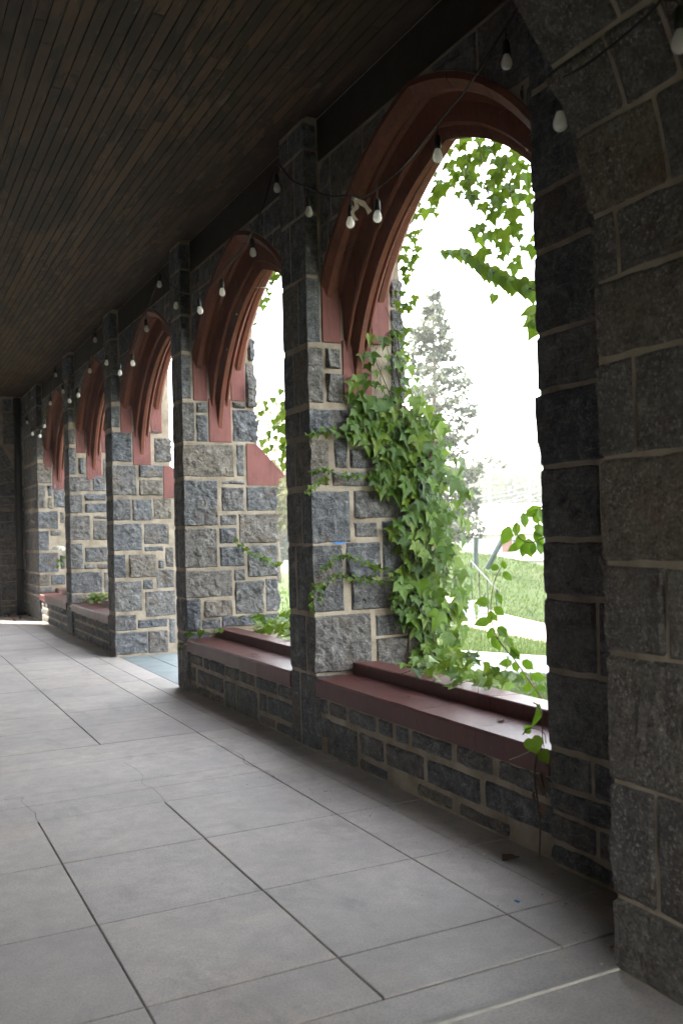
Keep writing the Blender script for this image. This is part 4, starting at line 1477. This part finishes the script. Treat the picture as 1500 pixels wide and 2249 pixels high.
def shoot(name, label, st, lv, r0, mat, kind='ovate', dx=0):
    t = thing(name, label, 'vine', st[-1])
    stem(t, st, r0 * .5, r0, mat)
    for (x, y, z, s, ang) in lv:
        a = math.radians(ang)
        tip = RIGHT * math.cos(a) + DOWN * math.sin(a) + jit(rng, .15) - FWD * .1
        p = Vector((x, y, z)) + FWD * rng.uniform(-.03, .03)
        s *= 1.12 if kind == 'ovate' else .82
        leaf(t, kind, p, s, tip, -FWD + jit(rng, .45) + Vector((0, 0, .25)), rng)
        near = min((Vector(q) for q in smooth_pts(st, 4)), key=lambda q: (q - p).length)
        b = p - tip.normalized() * s * .45
        if (near - b).length > .008:
            V, F = tube_vf([near, b], .0012, n=4)
            mesh('petiole', V, F, mat, t)
    return t


shoot('vine_shoot', 'slender arching shoot with paired oval leaves above the red sill', SHOOT_STEM, SHOOT_LEAVES, .0045, M_STEMR)
shoot('vine_shoot', 'curled loop of oval-leaved vine beside the near dark pier', LOOP_STEM, LOOP_LEAVES, .004, M_STEM)
shoot('vine_shoot', 'horizontal twig with overlapping round leaves against the bright sky', BRANCH_STEM, BRANCH_LEAVES, .005, M_STEM, 'heart')
t = thing('hanging_vine', 'small-leaved vine hanging behind the ivied pier in the second window', 'vine', (3.8, 6.6, 2.6))
for S in WIN2_STEM:
    stem(t, S, .003, .0015, M_STEM)
for (x, y, z, s, ang) in WIN2_LEAVES:
    leaf(t, 'heart', (x, y + rng.uniform(-.05, .05), z), s * 1.05, DOWN + RIGHT * rng.uniform(-.5, .5), -FWD + jit(rng, .4), rng)
t = thing('hanging_vine', 'cluster of leaves hanging inside the top of the second arch', 'vine', (3.47, 7.6, 3.9))
stem(t, [(3.47, WIN2_TOP[0][1], 4.0)] + [(x, y, z) for x, y, z, s, a in (WIN2_TOP[0], WIN2_TOP[2], WIN2_TOP[5], WIN2_TOP[10], WIN2_TOP[16])], .003, .0015, M_STEM)
for (x, y, z, s, ang) in WIN2_TOP:
    leaf(t, 'young' if rng.random() < .3 else 'ivy', (x, y, z), s, DOWN + RIGHT * rng.uniform(-.4, .4), -FWD + jit(rng, .5), rng)

# --- plants on the sills
def ledge_plant(label, x0, x1, y0, y1, z0, n, smin, smax, kind='ivy', cat='plant'):
    t = thing('trailing_plant', label, cat, ((x0 + x1) / 2, (y0 + y1) / 2, z0))
    for k in range(4):
        a = rng.uniform(y0, y1)
        stem(t, [(x1 + .15, a, z0 - .25), ((x0 + x1) / 2, a + rng.uniform(-.15, .15), z0 + .03), (x0, a + rng.uniform(-.3, .3), z0 + .02)], .004, .002, M_STEMR)
    for k in range(n):
        p = (rng.uniform(x0, x1), rng.uniform(y0, y1), z0 + rng.uniform(.01, .14))
        leaf(t, rng.choice([kind, kind, 'young']) if kind == 'ivy' else kind, p, rng.uniform(smin, smax), Vector((rng.uniform(-1, .3), rng.uniform(-1, .6), rng.uniform(-.6, .2))), Vector((-.3, -.5, 1)) + jit(rng, .5), rng)
    return t


ledge_plant('leafy ivy heaped on the outer ledge of the second sill', 3.2, 3.75, 7.0, 8.8, .60, 110, .07, .13)
ledge_plant('low green plant trailing over the sill past the doorway', 2.85, 3.4, 14.0, 14.9, .55, 60, .06, .11, 'heart')
t = ledge_plant('ivy sprig creeping over the red ledge of the nearest sill', 3.02, 3.42, 4.38, 5.2, .60, 42, .06, .1)
t = thing('trailing_plant', 'thin runner with small leaves at the left end of the second sill', 'plant', (2.72, 8.9, .5))
stem(t, [(3.1, 8.6, .60), (2.95, 8.72, .575), (2.80, 8.85, .56), (2.72, 8.95, .50), (2.715, 9.02, .40)], .003, .0015, M_STEM)
for p in ((3.02, 8.66, .60), (2.9, 8.76, .585), (2.84, 8.80, .58), (2.76, 8.9, .56), (2.70, 8.97, .47), (2.96, 8.62, .61), (2.70, 9.02, .41)):
    leaf(t, 'heart', p, rng.uniform(.06, .09), Vector((-.6, -.6, -.3)) + jit(rng, .4), Vector((-.2, -.5, 1)) + jit(rng, .3), rng)

sp = thing('sprout', 'wilting plant with two green leaves at the near end of the red sill', 'plant', (2.72, 3.45, .1))
for k, S in enumerate(SPROUT_STEMS):
    stem(sp, S, .0035, .0018, M_STEMR if k < 2 else simple('pale_twig', (.4, .33, .26), .8))
for k, (x, y, z, s, ang) in enumerate(SPROUT_LEAVES):
    a = math.radians(ang)
    tip = RIGHT * math.cos(a) + DOWN * math.sin(a)
    if k < 2:
        leaf(sp, 'heart', (x - .03, y, z), s, tip * .6 + DOWN * .5 + Vector((0, 0, .2)), -FWD + Vector((0, 0, .5)) + jit(rng, .2), rng)
    else:
        leaf(sp, 'ovate', (x + .1, y + .05, z), s, tip, -FWD + RIGHT * 1.1 + jit(rng, .2), rng)
stem(sp, [(2.715, 3.44, .52), (2.70, 3.455, .4), (2.705, 3.43, .2), (2.71, 3.45, .02)], .005, .004, M_STEM)
dl = []
for k in range(9):
    p = Vector((2.70, 3.42 + rng.uniform(-.05, .04), rng.uniform(.2, .46)))
    dl.append(leaf_verts('ovate', p, rng.uniform(.05, .1), Vector((0, rng.uniform(-.3, .3), -1)), Vector((-1, rng.uniform(-.8, .8), .2)), rng))
V, F = join(dl)
stuff(mesh('dead_leaves', V, F, M_DEAD, sp, True))

# hydrangea bloom outside the farthest window
hd = thing('hydrangea', 'pale white flower head on a stalk in the farthest window', 'flower', (3.55, 17.0, GROUND))
hc = Vector((3.40, 19.93, 1.36)) * .0 + Vector((3.02, 17.65, 1.36))
stem(hd, [(3.6, 17.1, GROUND), (3.5, 17.2, .3), (3.2, 17.5, 1.1), hc], .008, .004, M_STEM)
pp = []
for k in range(150):
    d = jit(rng, 1).normalized()
    if d.z < -.5:
        continue
    c = hc + Vector((d.x * .12, d.y * .12, d.z * .055))
    pp.append(leaf_verts('ovate', c, .045, d.orthogonal() + jit(rng, .5), d, rng))
V, F = join(pp)
stuff(mesh('petals', V, F, M_PETAL, hd, True))
for k in range(5):
    leaf(hd, 'ovate', hc + Vector((rng.uniform(-.05, .15), rng.uniform(-.15, .1), -.12 - .05 * k)), .1, Vector((rng.uniform(-1, 1), -.5, -.4)), Vector((0, -.5, 1)), rng)

# --- bits on the floor
fb = FLOOR_BITS
o = mesh('fallen_leaf', *leaf_verts('ovate', (fb[0][0], fb[0][1], .014), .11, Vector((1, .2, 0)), Vector((0, 0, 1)), rng), M_DEAD, None, True)
tag(o, 'dry brown leaf lying on the floor below the nearest sill', 'leaf')
for (x, y, lab) in ((2.93, 4.02, 'curled dry leaf on the near red sill, right of the ivy sprig'), (2.86, 4.85, 'small dry leaf on the middle of the near red sill'), (2.82, 7.3, 'dry brown leaf on the second red sill')):
    o = mesh('dry_leaf', *leaf_verts('ovate', (x, y, .537), .06, Vector((rng.uniform(-1, 1), rng.uniform(-1, 1), 0)), Vector((0, 0, 1)), rng), M_DEAD, None, True)
    tag(o, lab, 'leaf')
crumbs = []
rng = random.Random(77)
for k in range(60):
    if k < 10:
        x, y, _ = fb[1 + k % 9]
        s = rng.uniform(.004, .009)
    else:
        x, y, s = 2.72 - abs(rng.gauss(0, .3)), rng.uniform(2.6, 6.5), rng.uniform(.0012, .004)
    V, F = box_vf((x - s, y - s * .8, .0005), (x + s, y + s * .8, s * .9))
    crumbs.append(([(a + rng.uniform(-.3, .3) * s, b + rng.uniform(-.3, .3) * s, c) for a, b, c in V], F))
V, F = join(crumbs)
o = stuff(mesh('mortar_crumbs', V, F, M_CRUMB))
tag(o, 'pale mortar crumbs scattered on the floor along the wall', 'crumbs')
dirt = []
for k in range(260):
    x, y, s = 2.75 - abs(rng.gauss(0, .28)), rng.uniform(2.55, 9.2), rng.uniform(.0008, .0014) + .0022 * rng.random() ** 5
    if k < 90:
        x, y = rng.gauss(2.35, .12), rng.gauss(5.1, .25)
    V, F = box_vf((x - s, y - s, .0005), (x + s, y + s, s * .7))
    dirt.append(([(a + rng.uniform(-.4, .4) * s, b + rng.uniform(-.4, .4) * s, c) for a, b, c in V], F))
V, F = join(dirt)
o = stuff(mesh('dirt', V, F, M_JOINT))
tag(o, 'dark crumbs of dirt on the floor near the wall', 'dirt')
# blue chalk marks
bv = [(2.90, 5.903, 1.462), (2.95, 5.9, 1.46), (3.0, 5.902, 1.466), (3.0, 5.902, 1.474), (2.94, 5.9, 1.474), (2.905, 5.903, 1.47)]
V = bv + [(x, y + .012, z) for x, y, z in bv]
F = [tuple(range(6))[::-1], tuple(range(6, 12))] + [(q, (q + 1) % 6, (q + 1) % 6 + 6, q + 6) for q in range(6)]
o = mesh('chalk_mark', V, F, M_BLUE)
tag(o, 'small blue chalk smear on a mortar joint of the ivied pier', 'mark')
bx_, by_, _ = fb[10]
V, F = box_vf((bx_ - .008, by_ - .012, .0005), (bx_ + .008, by_ + .012, .003), .001)
o = mesh('chalk_bit', V, F, M_BLUE)
tag(o, 'tiny blue chalk bit on the floor near the wall', 'chalk')

# weeds in the sunny far corner
wd = thing('weeds', 'dry weeds and leaves in the sunlit far floor corner', 'weeds', (2.5, 18.8, 0))
for k in range(14):
    leaf(wd, 'dry', (rng.uniform(2.2, 2.75), rng.uniform(18.5, 19.7), rng.uniform(.02, .09)), rng.uniform(.05, .12), jit(rng, 1), Vector((0, -.3, 1)) + jit(rng, .5), rng)

# ------------------------------------------------------------------ outside
def terrain(x, y):
    x = np.asarray(x, float)
    y = np.asarray(y, float)
    m = 1.5 * np.exp(-((x - 15.2) ** 2 / (2 * 3.0 ** 2) + (y - 23) ** 2 / (2 * 3.3 ** 2)))
    s = np.clip((x - 20) / 16, 0, 1)
    s = s * s * (3 - 2 * s)
    z = GROUND + m - 2.2 * s
    far = np.clip((np.hypot(x, y) - 110) / 160, 0, 1)
    z = z + far * far * (3 - 2 * far) * 9
    inside = (x < 3.35)
    return np.where(inside, np.minimum(z, GROUND - .05), z)


gx = np.unique(np.concatenate([np.linspace(-400, -8, 12), np.linspace(-8, 3.3, 5), np.linspace(3.4, 30, 54), np.linspace(31, 60, 16), np.linspace(65, 900, 30)]))
gy = np.unique(np.concatenate([np.linspace(-400, -8, 10), np.linspace(-6, 40, 70), np.linspace(42, 90, 18), np.linspace(100, 1100, 30)]))
GX, GY = np.meshgrid(gx, gy)
GZ = terrain(GX, GY)
V = np.stack([GX.ravel(), GY.ravel(), GZ.ravel()], 1)
nx = len(gx)
F = [(j * nx + i, j * nx + i + 1, (j + 1) * nx + i + 1, (j + 1) * nx + i) for j in range(len(gy) - 1) for i in range(nx - 1)]


def mat_lawn():
    t = NT('lawn')
    v = t.coords('World', False)
    c = t.ramp(t.noise(v, 1.3, 5, .6), [(.25, (.045, .068, .02)), (.5, (.068, .095, .03)), (.75, (.092, .11, .045))])
    c = t.mix(t.ramp(t.noise(v, 22, 4, .7), [(.4, .5), (.6, 0.0)]), c, (.02, .032, .01))
    c = t.mix(t.ramp(t.noise(v, .35, 4, .6), [(.58, 0.0), (.75, .6)]), c, (.12, .10, .055))
    t.bump(t.noise(v, 30, 5, .7), .8, .05)
    return t.set(c, .9, .2)


M_LAWN = mat_lawn()
structure(mesh('ground', V, F, M_LAWN, None, True, centre=False))


def drape(name, poly, mat, n=14, dz=.02, th=.05):
    (a, b, c, d) = [Vector((p[0], p[1], 0)) for p in poly]
    V = []
    for lay in (0, 1):
        for j in range(n + 1):
            for i in range(n + 1):
                u, v = i / n, j / n
                p = (a * (1 - u) + b * u) * (1 - v) + (d * (1 - u) + c * u) * v
                V.append((p.x, p.y, float(terrain(p.x, p.y)) + (dz if lay == 0 else dz - th)))
    F = []
    m = n + 1
    for j in range(n):
        for i in range(n):
            q = (j * m + i, j * m + i + 1, (j + 1) * m + i + 1, (j + 1) * m + i)
            F.append(q)
            F.append(tuple(k + m * m for k in q[::-1]))
    rim = [i for i in range(m)] + [j * m + n for j in range(1, m)] + [n * m + i for i in range(n - 1, -1, -1)] + [j * m for j in range(n - 1, 0, -1)]
    for a_, b_ in zip(rim, rim[1:] + rim[:1]):
        F.append((b_, a_, a_ + m * m, b_ + m * m))
    return mesh(name, V, F, mat, None, True, centre=False)


M_PATH = simple('sandy_path', (.25, .205, .16), .95, .2, 0, .2, 3, .3)
M_PAVE = simple('pale_paving', (.24, .235, .23), .9, .3, 0, .15, 3, .2)
structure(drape('path', [(11.45, 24.0), (11.3, 4.0), (13.9, 7.0), (12.1, 24.0)], M_PATH, 30))
structure(drape('paving', [(7.5, 12.7), (9.4, 10.65), (10.5, 12.0), (9.0, 15.0)], M_PAVE, 16, .03))

# grass blades
rng = random.Random(5)


def grass_blades(n, yaw0, yaw1, d0, d1, h0, h1, w):
    V = []
    F = []
    for k in range(n):
        yaw = math.radians(rng.uniform(yaw0, yaw1))
        d = d0 * (d1 / d0) ** rng.random()
        x, y = d * math.sin(yaw), d * math.cos(yaw)
        if x < 3.9:
            continue
        if in_poly((x, y), [(7.5, 12.7), (9.4, 10.65), (10.5, 12.0), (9.0, 15.0)]) or in_poly((x, y), [(11.45, 24.0), (11.3, 4.0), (13.9, 7.0), (12.1, 24.0)]):
            continue
        z = float(terrain(x, y))
        h = rng.uniform(h0, h1)
        a = rng.uniform(0, math.pi)
        dx, dy = math.cos(a) * w, math.sin(a) * w
        lx, ly = rng.uniform(-.6, .6) * h, rng.uniform(-.6, .6) * h
        b = len(V)
        V += [(x - dx, y - dy, z - .01), (x + dx, y + dy, z - .01), (x + lx * .5 + dx * .6, y + ly * .5 + dy * .6, z + h * .6), (x + lx, y + ly, z + h)]
        F += [(b, b + 1, b + 2), (b, b + 2, b + 3)]
    return V, F


M_GRASS = mat_leaf('grass_blade', [(.06, .098, .02), (.085, .12, .03)], .35, .6)
V, F = join([grass_blades(26000, 27, 41, 7.0, 16, .04, .09, .006), grass_blades(20000, 29, 41, 16, 30, .05, .1, .012), grass_blades(7000, 20, 25, 14, 50, .06, .12, .014)])
o = stuff(mesh('grass', V, F, M_GRASS, None, False, centre=False))
tag(o, 'sunny green lawn grass outside the windows', 'grass')

# garden steps
M_CONC = simple('grey_concrete', (.33, .325, .32), .9, .3, 0, .2, 3, .2)
st = thing('garden_steps', 'low concrete steps climbing the grassy bank', 'steps', (11.6, 17.4, GROUND))
d_up = Vector((.30, .95, 0)).normalized()
d_rt = Vector((.95, -.30, 0))
base = Vector((12.1, 16.75, 0))
for k in range(4):
    c = base + d_up * (.42 * k)
    z0, z1 = GROUND - .1, GROUND + .13 * (k + 1)
    V = []
    for (a, b) in ((-1.5, 0), (.15, 0), (.15, .44), (-1.5, .44)):
        p = c + d_rt * a + d_up * b
        V += [(p.x, p.y, z0), (p.x, p.y, z1)]
    F = [(1, 3, 5, 7), (6, 4, 2, 0), (0, 2, 3, 1), (2, 4, 5, 3), (4, 6, 7, 5), (6, 0, 1, 7)]
    mesh('tread', V, F, M_CONC, st)
rl = thing('railing', 'thin black metal railing beside the garden steps', 'railing', (12.2, 16.8, GROUND))
tops_ = []
for k in range(4):
    p = base + d_rt * .1 + d_up * (.05 + .6 * k) - d_rt * .0
    z = GROUND + .1 + .185 * k
    V, F = tube_vf([(p.x, p.y, z - .1), (p.x, p.y, z + .80)], .014, n=6)
    mesh('baluster', V, F, M_CABLE, rl)
    tops_.append((p.x, p.y, z + .80))
V, F = tube_vf([(tops_[0][0], tops_[0][1], tops_[0][2] - .18), (tops_[0][0] - .03, tops_[0][1] - .09, tops_[0][2] - .05)] + tops_, .02, n=8)
mesh('handrail', V, F, simple('grey_rail_paint', (.022, .023, .025), .6), rl, True)
# dark posts on the bank
for (q0, q1, lab) in (((14.25, 20.45, .5), (14.28, 20.44, 1.3), 'short dark upright post on top of the grassy bank'),
                      ((14.5, 20.3, .45), (14.85, 20.0, 1.28), 'dark post leaning to the right on the grassy bank')):
    t = thing('post', lab, 'post', q0)
    V, F = tube_vf([q0, q1], .07, n=6)
    mesh('shaft', V, F, simple('dark_green_paint', (.03, .045, .04), .6), t)
    a, b = Vector(q0), Vector(q1)
    u = (b - a).normalized()
    V, F = tube_vf([b - u * .01, b + u * .03], .078, n=6)
    mesh('cap', V, F, M_STEEL, t)


# ------------------------------------------------------------------ trees
def bark(name, col):
    return simple(name, col, .95, .2, 0, .35, 9, .6)


M_BARK = bark('bark', (.16, .12, .09))


def crown_mat(name, a, b, tr=.35):
    t = NT(name)
    v = t.coords('World', False)
    c = t.ramp(t.noise(v, 2.2, 4, .65), [(.3, a), (.7, b)])
    tn = t.n('ShaderNodeBsdfTranslucent')
    t.l(c, tn.inputs[0])
    t.set(c, .7, .25)
    mx = t.n('ShaderNodeMixShader')
    mx.inputs[0].default_value = tr
    t.l(t.b.outputs[0], mx.inputs[1])
    t.l(tn.outputs[0], mx.inputs[2])
    t.l(mx.outputs[0], t.out.inputs[0])
    return t.m


M_SPRUCE = crown_mat('spruce_needles', (.075, .088, .062), (.15, .155, .11), .4)
M_TREE = crown_mat('tree_foliage', (.045, .062, .028), (.10, .115, .055))
M_TREEY = crown_mat('yellowish_foliage', (.09, .10, .03), (.18, .165, .07))
M_HEDGE = crown_mat('hedge_foliage', (.03, .055, .025), (.08, .11, .05))


def quad_leaf(c, s, rr, flat=0.0):
    a = Vector((rr.gauss(0, 1), rr.gauss(0, 1), rr.gauss(0, 1 - flat))).normalized()
    b = a.orthogonal().normalized()
    b = (b + a.cross(b) * rr.uniform(-1, 1)).normalized()
    d = a.cross(b)
    b *= s * rr.uniform(.6, 1.2)
    d *= s * rr.uniform(.4, .8)
    return [tuple(c - b), tuple(c + d), tuple(c + b), tuple(c - d)]


def spruce(label, base, H, R, seed):
    rr = random.Random(seed)
    t = thing('spruce_tree', label, 'tree', base)
    B = Vector(base)
    lean = Vector((.02, -.01, 1))
    V, F = tube_vf([B + lean * H * q / 6 + jit(rr, .04) for q in range(7)], .17, .02, 8)
    mesh('trunk', V, F, M_BARK, t, True)
    bran = []
    V = []
    F = []
    z = .13 * H
    while z < H * .99:
        f = z / H
        rad = R * (1 - f) ** .8 * rr.uniform(.75, 1.2) + .12
        nb = rr.randint(3, 5)
        a0 = rr.uniform(0, 6.28)
        for k in range(nb):
            if rr.random() < .12:
                continue
            a = a0 + 6.283 * k / nb + rr.uniform(-.35, .35)
            L = rad * rr.uniform(.55, 1.15)
            d = Vector((math.cos(a), math.sin(a), 0))
            p0 = B + lean * z
            pts = [p0 + d * (L * q / 5) + Vector((0, 0, -.22 * L * math.sin(q / 5 * 2.2) + .14 * L * (q / 5) ** 2)) for q in range(6)]
            bran.append(tube_vf(pts, .03 * (1 - f) + .008, .005, 4))
            n = int(52 * L / 2) + 14
            for q in range(n):
                s = rr.random() ** .7
                i = min(4, int(s * 5))
                p = pts[i].lerp(pts[i + 1], s * 5 - i)
                side = d.cross(Vector((0, 0, 1)))
                p = p + side * rr.gauss(0, .16 * L * (1 - .5 * s) + .03) + Vector((0, 0, rr.gauss(-.03, .07))) + jit(rr, .04)
                for _ in range(3):
                    V += quad_leaf(p + jit(rr, .06), rr.uniform(.05, .11), rr)
        z += rr.uniform(.22, .42)
    F = [(i, i + 1, i + 2, i + 3) for i in range(0, len(V), 4)]
    stuff(mesh('crown', V, F, M_SPRUCE, t))
    V, F = join(bran)
    stuff(mesh('branches', V, F, M_BARK, t))


spruce('tall thin blue-grey spruce standing on the bank behind the ivy', (16.0, 25.2, float(terrain(16.0, 25.2)) - .1), 9.0, 2.9, 3)


def tree(label, base, H, R, mat, seed, n=2600, leaf_s=.16, trunk=.25, name='tree'):
    rr = random.Random(seed)
    t = thing(name, label, 'tree' if name == 'tree' else 'shrub', base)
    B = Vector(base)
    limbs = []
    limbs.append(tube_vf([B, B + Vector((rr.uniform(-.2, .2), 0, H * .3)), B + Vector((rr.uniform(-.3, .3), .1, H * .62))], trunk, trunk * .4, 8))
    blobs = []
    for k in range(9):
        a = rr.uniform(0, 6.28)
        f = rr.uniform(.35, .95)
        rad = R * math.sin(math.pi * min(.97, max(.1, f - .2))) * rr.uniform(.3, .75)
        c = B + Vector((math.cos(a) * rad, math.sin(a) * rad, H * f))
        blobs.append((c, R * rr.uniform(.28, .5)))
        s = B + Vector((0, 0, H * f * .55))
        limbs.append(tube_vf([s, s.lerp(c, .5) + jit(rr, .1 * R), c], trunk * .35, trunk * .08, 5))
    V, F = join(limbs)
    mesh('trunk', V, F, M_BARK, t, True)
    V = []
    for k in range(n):
        c, r = rr.choice(blobs)
        d = jit(rr, 1)
        while d.length > 1 or d.length < .2:
            d = jit(rr, 1)
        d = d.normalized() * (d.length ** .45)
        V += quad_leaf(c + Vector((d.x * r, d.y * r, d.z * r * .8)), leaf_s * rr.uniform(.6, 1.3), rr)
    F = [(i, i + 1, i + 2, i + 3) for i in range(0, len(V), 4)]
    stuff(mesh('crown', V, F, mat, t))


def at(yaw, d):
    a = math.radians(yaw)
    x, y = d * math.sin(a), d * math.cos(a)
    return x, y, float(terrain(x, y))


tree('pale yellow-green tree seen low through the second window', at(22.6, 42), 8.0, 3.6, M_TREEY, 11)
tree('broad green tree far beyond the lawn in the second window', at(24.4, 70), 9.0, 5.0, M_TREE, 12, 2600, .3)
for k, (yaw, d, lab) in enumerate(((22.2, 60, 'dark clipped shrub left of the ivied pier beyond the lawn'), (23.6, 62, 'dark tall shrub beside the ivied pier beyond the lawn'), (24.8, 58, 'rounded dark shrub behind the ivied pier'))):
    tree(lab, at(yaw, d), 3.6 + .5 * k, 1.9, M_HEDGE, 20 + k, 1600, .2, .08, 'shrub')
FT = ['far hazy tree right of the spruce', 'far round tree above the white house roof', 'far tall tree beside the right utility pole', 'far low tree at the right window edge', 'far tree low on the wooded ridge', 'far tree behind the left utility pole', 'far yellowish tree by the power lines']
for k, (yaw, d, Hh, R, m) in enumerate(((34.6, 120, 11, 6, M_TREE), (36.3, 105, 9, 6, M_TREE), (38.0, 150, 17, 7, M_TREE), (39.4, 130, 14, 7, M_TREE), (37.2, 160, 12, 9, M_TREE), (35.2, 150, 12, 8, M_TREE), (37.6, 75, 4.6, 4.5, M_TREEY))):
    tree(FT[k], at(yaw, d), Hh, R, m, 40 + k, 2400, .42 if d > 90 else .25, .4)

# ------------------------------------------------------------------ far house
M_WHITE = simple('white_clapboard', (.42, .40, .375), .8, .3, 0, .06, 2)
M_BRICK = simple('pink_brick', (.17, .085, .065), .9, .2, 0, .2, 20)
M_GLASS = simple('window_glass', (.06, .07, .08), .1, .5)
M_ROOFW = simple('pale_roof', (.40, .38, .355), .8, .3, 0, .08, 3)
hs_ = thing('house', 'white house with pale roof and brick trim beyond the grassy bank', 'house', (34, 44, -2.9))
ax = Vector((.81, -.59, 0))
ay = Vector((.59, .81, 0))
o0 = Vector((32.3, 44.6, -3.0))


def hbox(name, u0, u1, v0, v1, z0, z1, mat, parent=hs_):
    V = []
    for (u, v) in ((u0, v0), (u1, v0), (u1, v1), (u0, v1)):
        p = o0 + ax * u + ay * v
        V += [(p.x, p.y, z0), (p.x, p.y, z1)]
    F = [(1, 3, 5, 7), (6, 4, 2, 0), (0, 2, 3, 1), (2, 4, 5, 3), (4, 6, 7, 5), (6, 0, 1, 7)]
    return mesh(name, V, F, mat, parent)


hbox('wall', -1.5, 12, 0, 8, -3.0, 1.2, M_WHITE)
hbox('upper_wall', -1.2, 3.2, 1.2, 7, 1.2, 2.3, M_WHITE)
hbox('porch_wall', .2, 6, -1.6, 0, -3.0, -.4, M_WHITE)
V = []
for (u, v, z) in ((-2.0, -.5, 1.15), (12.5, -.5, 1.15), (12.5, 8.5, 1.15), (-2, 8.5, 1.15), (-1.0, 4, 3.0), (12, 4, 3.0)):
    p = o0 + ax * u + ay * v
    V.append((p.x, p.y, z))
rf = mesh('roof', V, [(0, 1, 5, 4), (2, 3, 4, 5), (0, 4, 3), (1, 2, 5), (3, 2, 1, 0)], M_ROOFW, hs_)
V = []
for (u, v, z) in ((-.1, -2.0, -.35), (6.3, -2.0, -.35), (6.3, 0, -.1), (-.1, 0, -.1), (-.1, 0, .1), (6.3, 0, .1)):
    p = o0 + ax * u + ay * v
    V.append((p.x, p.y, z))
mesh('porch_roof', V, [(0, 1, 5, 4), (3, 2, 1, 0), (0, 4, 3), (1, 2, 5), (2, 3, 4, 5)], M_ROOFW, hs_)
for (u0, u1, z0, z1) in ((.55, 1.15, .05, .95), (.6, 1.2, -.02, .02)):
    hbox('brick_panel', u0, u1, -.06, -.004, z0, z1, M_BRICK)
for (u0, u1, z0, z1) in ((1.2, 1.75, .25, .8), (2.6, 3.3, .25, .95)):
    w_ = hbox('window', u0, u1, -.05, -.004, z0, z1, M_GLASS)
    hbox('frame', u0 - .06, u1 + .06, -.04, -.002, z0 - .08, z0 - .005, M_WHITE, w_)
for (u0, u1, z0, z1) in ((1.6, 3.0, -2.2, -1.0), (4.0, 4.7, -2.4, -.7)):
    hbox('brick_panel', u0, u1, -1.66, -1.604, z0, z1, M_BRICK)
    w_ = hbox('window', u0 + .12, u1 - .12, -1.72, -1.665, z0 + .1, z1 - .35, M_GLASS)
    hbox('frame', (u0 + u1) / 2 - .03, (u0 + u1) / 2 + .03, -1.76, -1.725, z0 + .1, z1 - .35, M_WHITE, w_)
hbox('chimney', 8.2, 9.0, 3.6, 4.4, 2.6, 4.2, M_BRICK, rf)

# utility poles and wires
M_POLE = simple('pale_pole', (.45, .43, .41), .8)
polep = []
for (yaw, d, top, lab) in ((35.85, 62, 4.9, 'pale utility pole just right of the spruce'), (38.25, 62, 5.6, 'pale utility pole nearer the dark pier')):
    x, y, z = at(yaw, d)
    t = thing('utility_pole', lab, 'pole', (x, y, z))
    V, F = tube_vf([(x, y, z - .2), (x, y, top)], .09, .07, 8)
    mesh('shaft', V, F, M_POLE, t, True)
    V, F = tube_vf([(x - .5, y + .36, top - .4), (x + .5, y - .36, top - .4)], .03, n=4)
    mesh('crossarm', V, F, M_POLE, t)
    polep.append(Vector((x, y, top - .35)))
WL = ['upper power line crossing the far trees', 'middle power line crossing the far trees', 'lower power line sloping past the house roof', 'lowest power line sloping past the house roof']
for k in range(4):
    if k < 2:
        a, b = polep[0] + Vector((0, 0, -.6 * k - .8)), polep[1] + Vector((0, 0, -.6 * k - .9))
        ext = (b - a) * .8
        pts = [a - ext, a, (a + b) / 2 + Vector((0, 0, -.12)), b, b + ext]
    else:
        pts = [Vector((24.5, 38.0, 2.75 - .35 * (k - 2))), Vector((26.7, 36.22, 3.0 - .35 * (k - 2))), Vector((28.48, 34.84, 3.42 - .3 * (k - 2))), Vector((31, 33, 4.2))]
    V, F = tube_vf(smooth_pts(pts, 4), .02 if k < 2 else .028, n=4)
    o = mesh('power_line', V, F, simple('grey_wire', (.2, .2, .2), .6), None, True)
    tag(o, WL[k], 'wire')

# ------------------------------------------------------------------ added haze volume, mostly standing in for lens glare
hz = bpy.data.materials.new('haze')
hz.use_nodes = True
hz.node_tree.nodes.clear()
ho = hz.node_tree.nodes.new('ShaderNodeOutputMaterial')
hv_ = hz.node_tree.nodes.new('ShaderNodeVolumePrincipled')
hv_.inputs['Color'].default_value = (.93, .92, .90, 1)
hv_.inputs['Density'].default_value = .0016
hv_.inputs['Anisotropy'].default_value = .3
hz.node_tree.links.new(hv_.outputs[0], ho.inputs['Volume'])
o = stuff(box('haze', (-460, -460, -6), (960, 1160, 40), hz))
tag(o, 'pale added haze over the lawn and far trees, mostly for lens glare', 'haze')
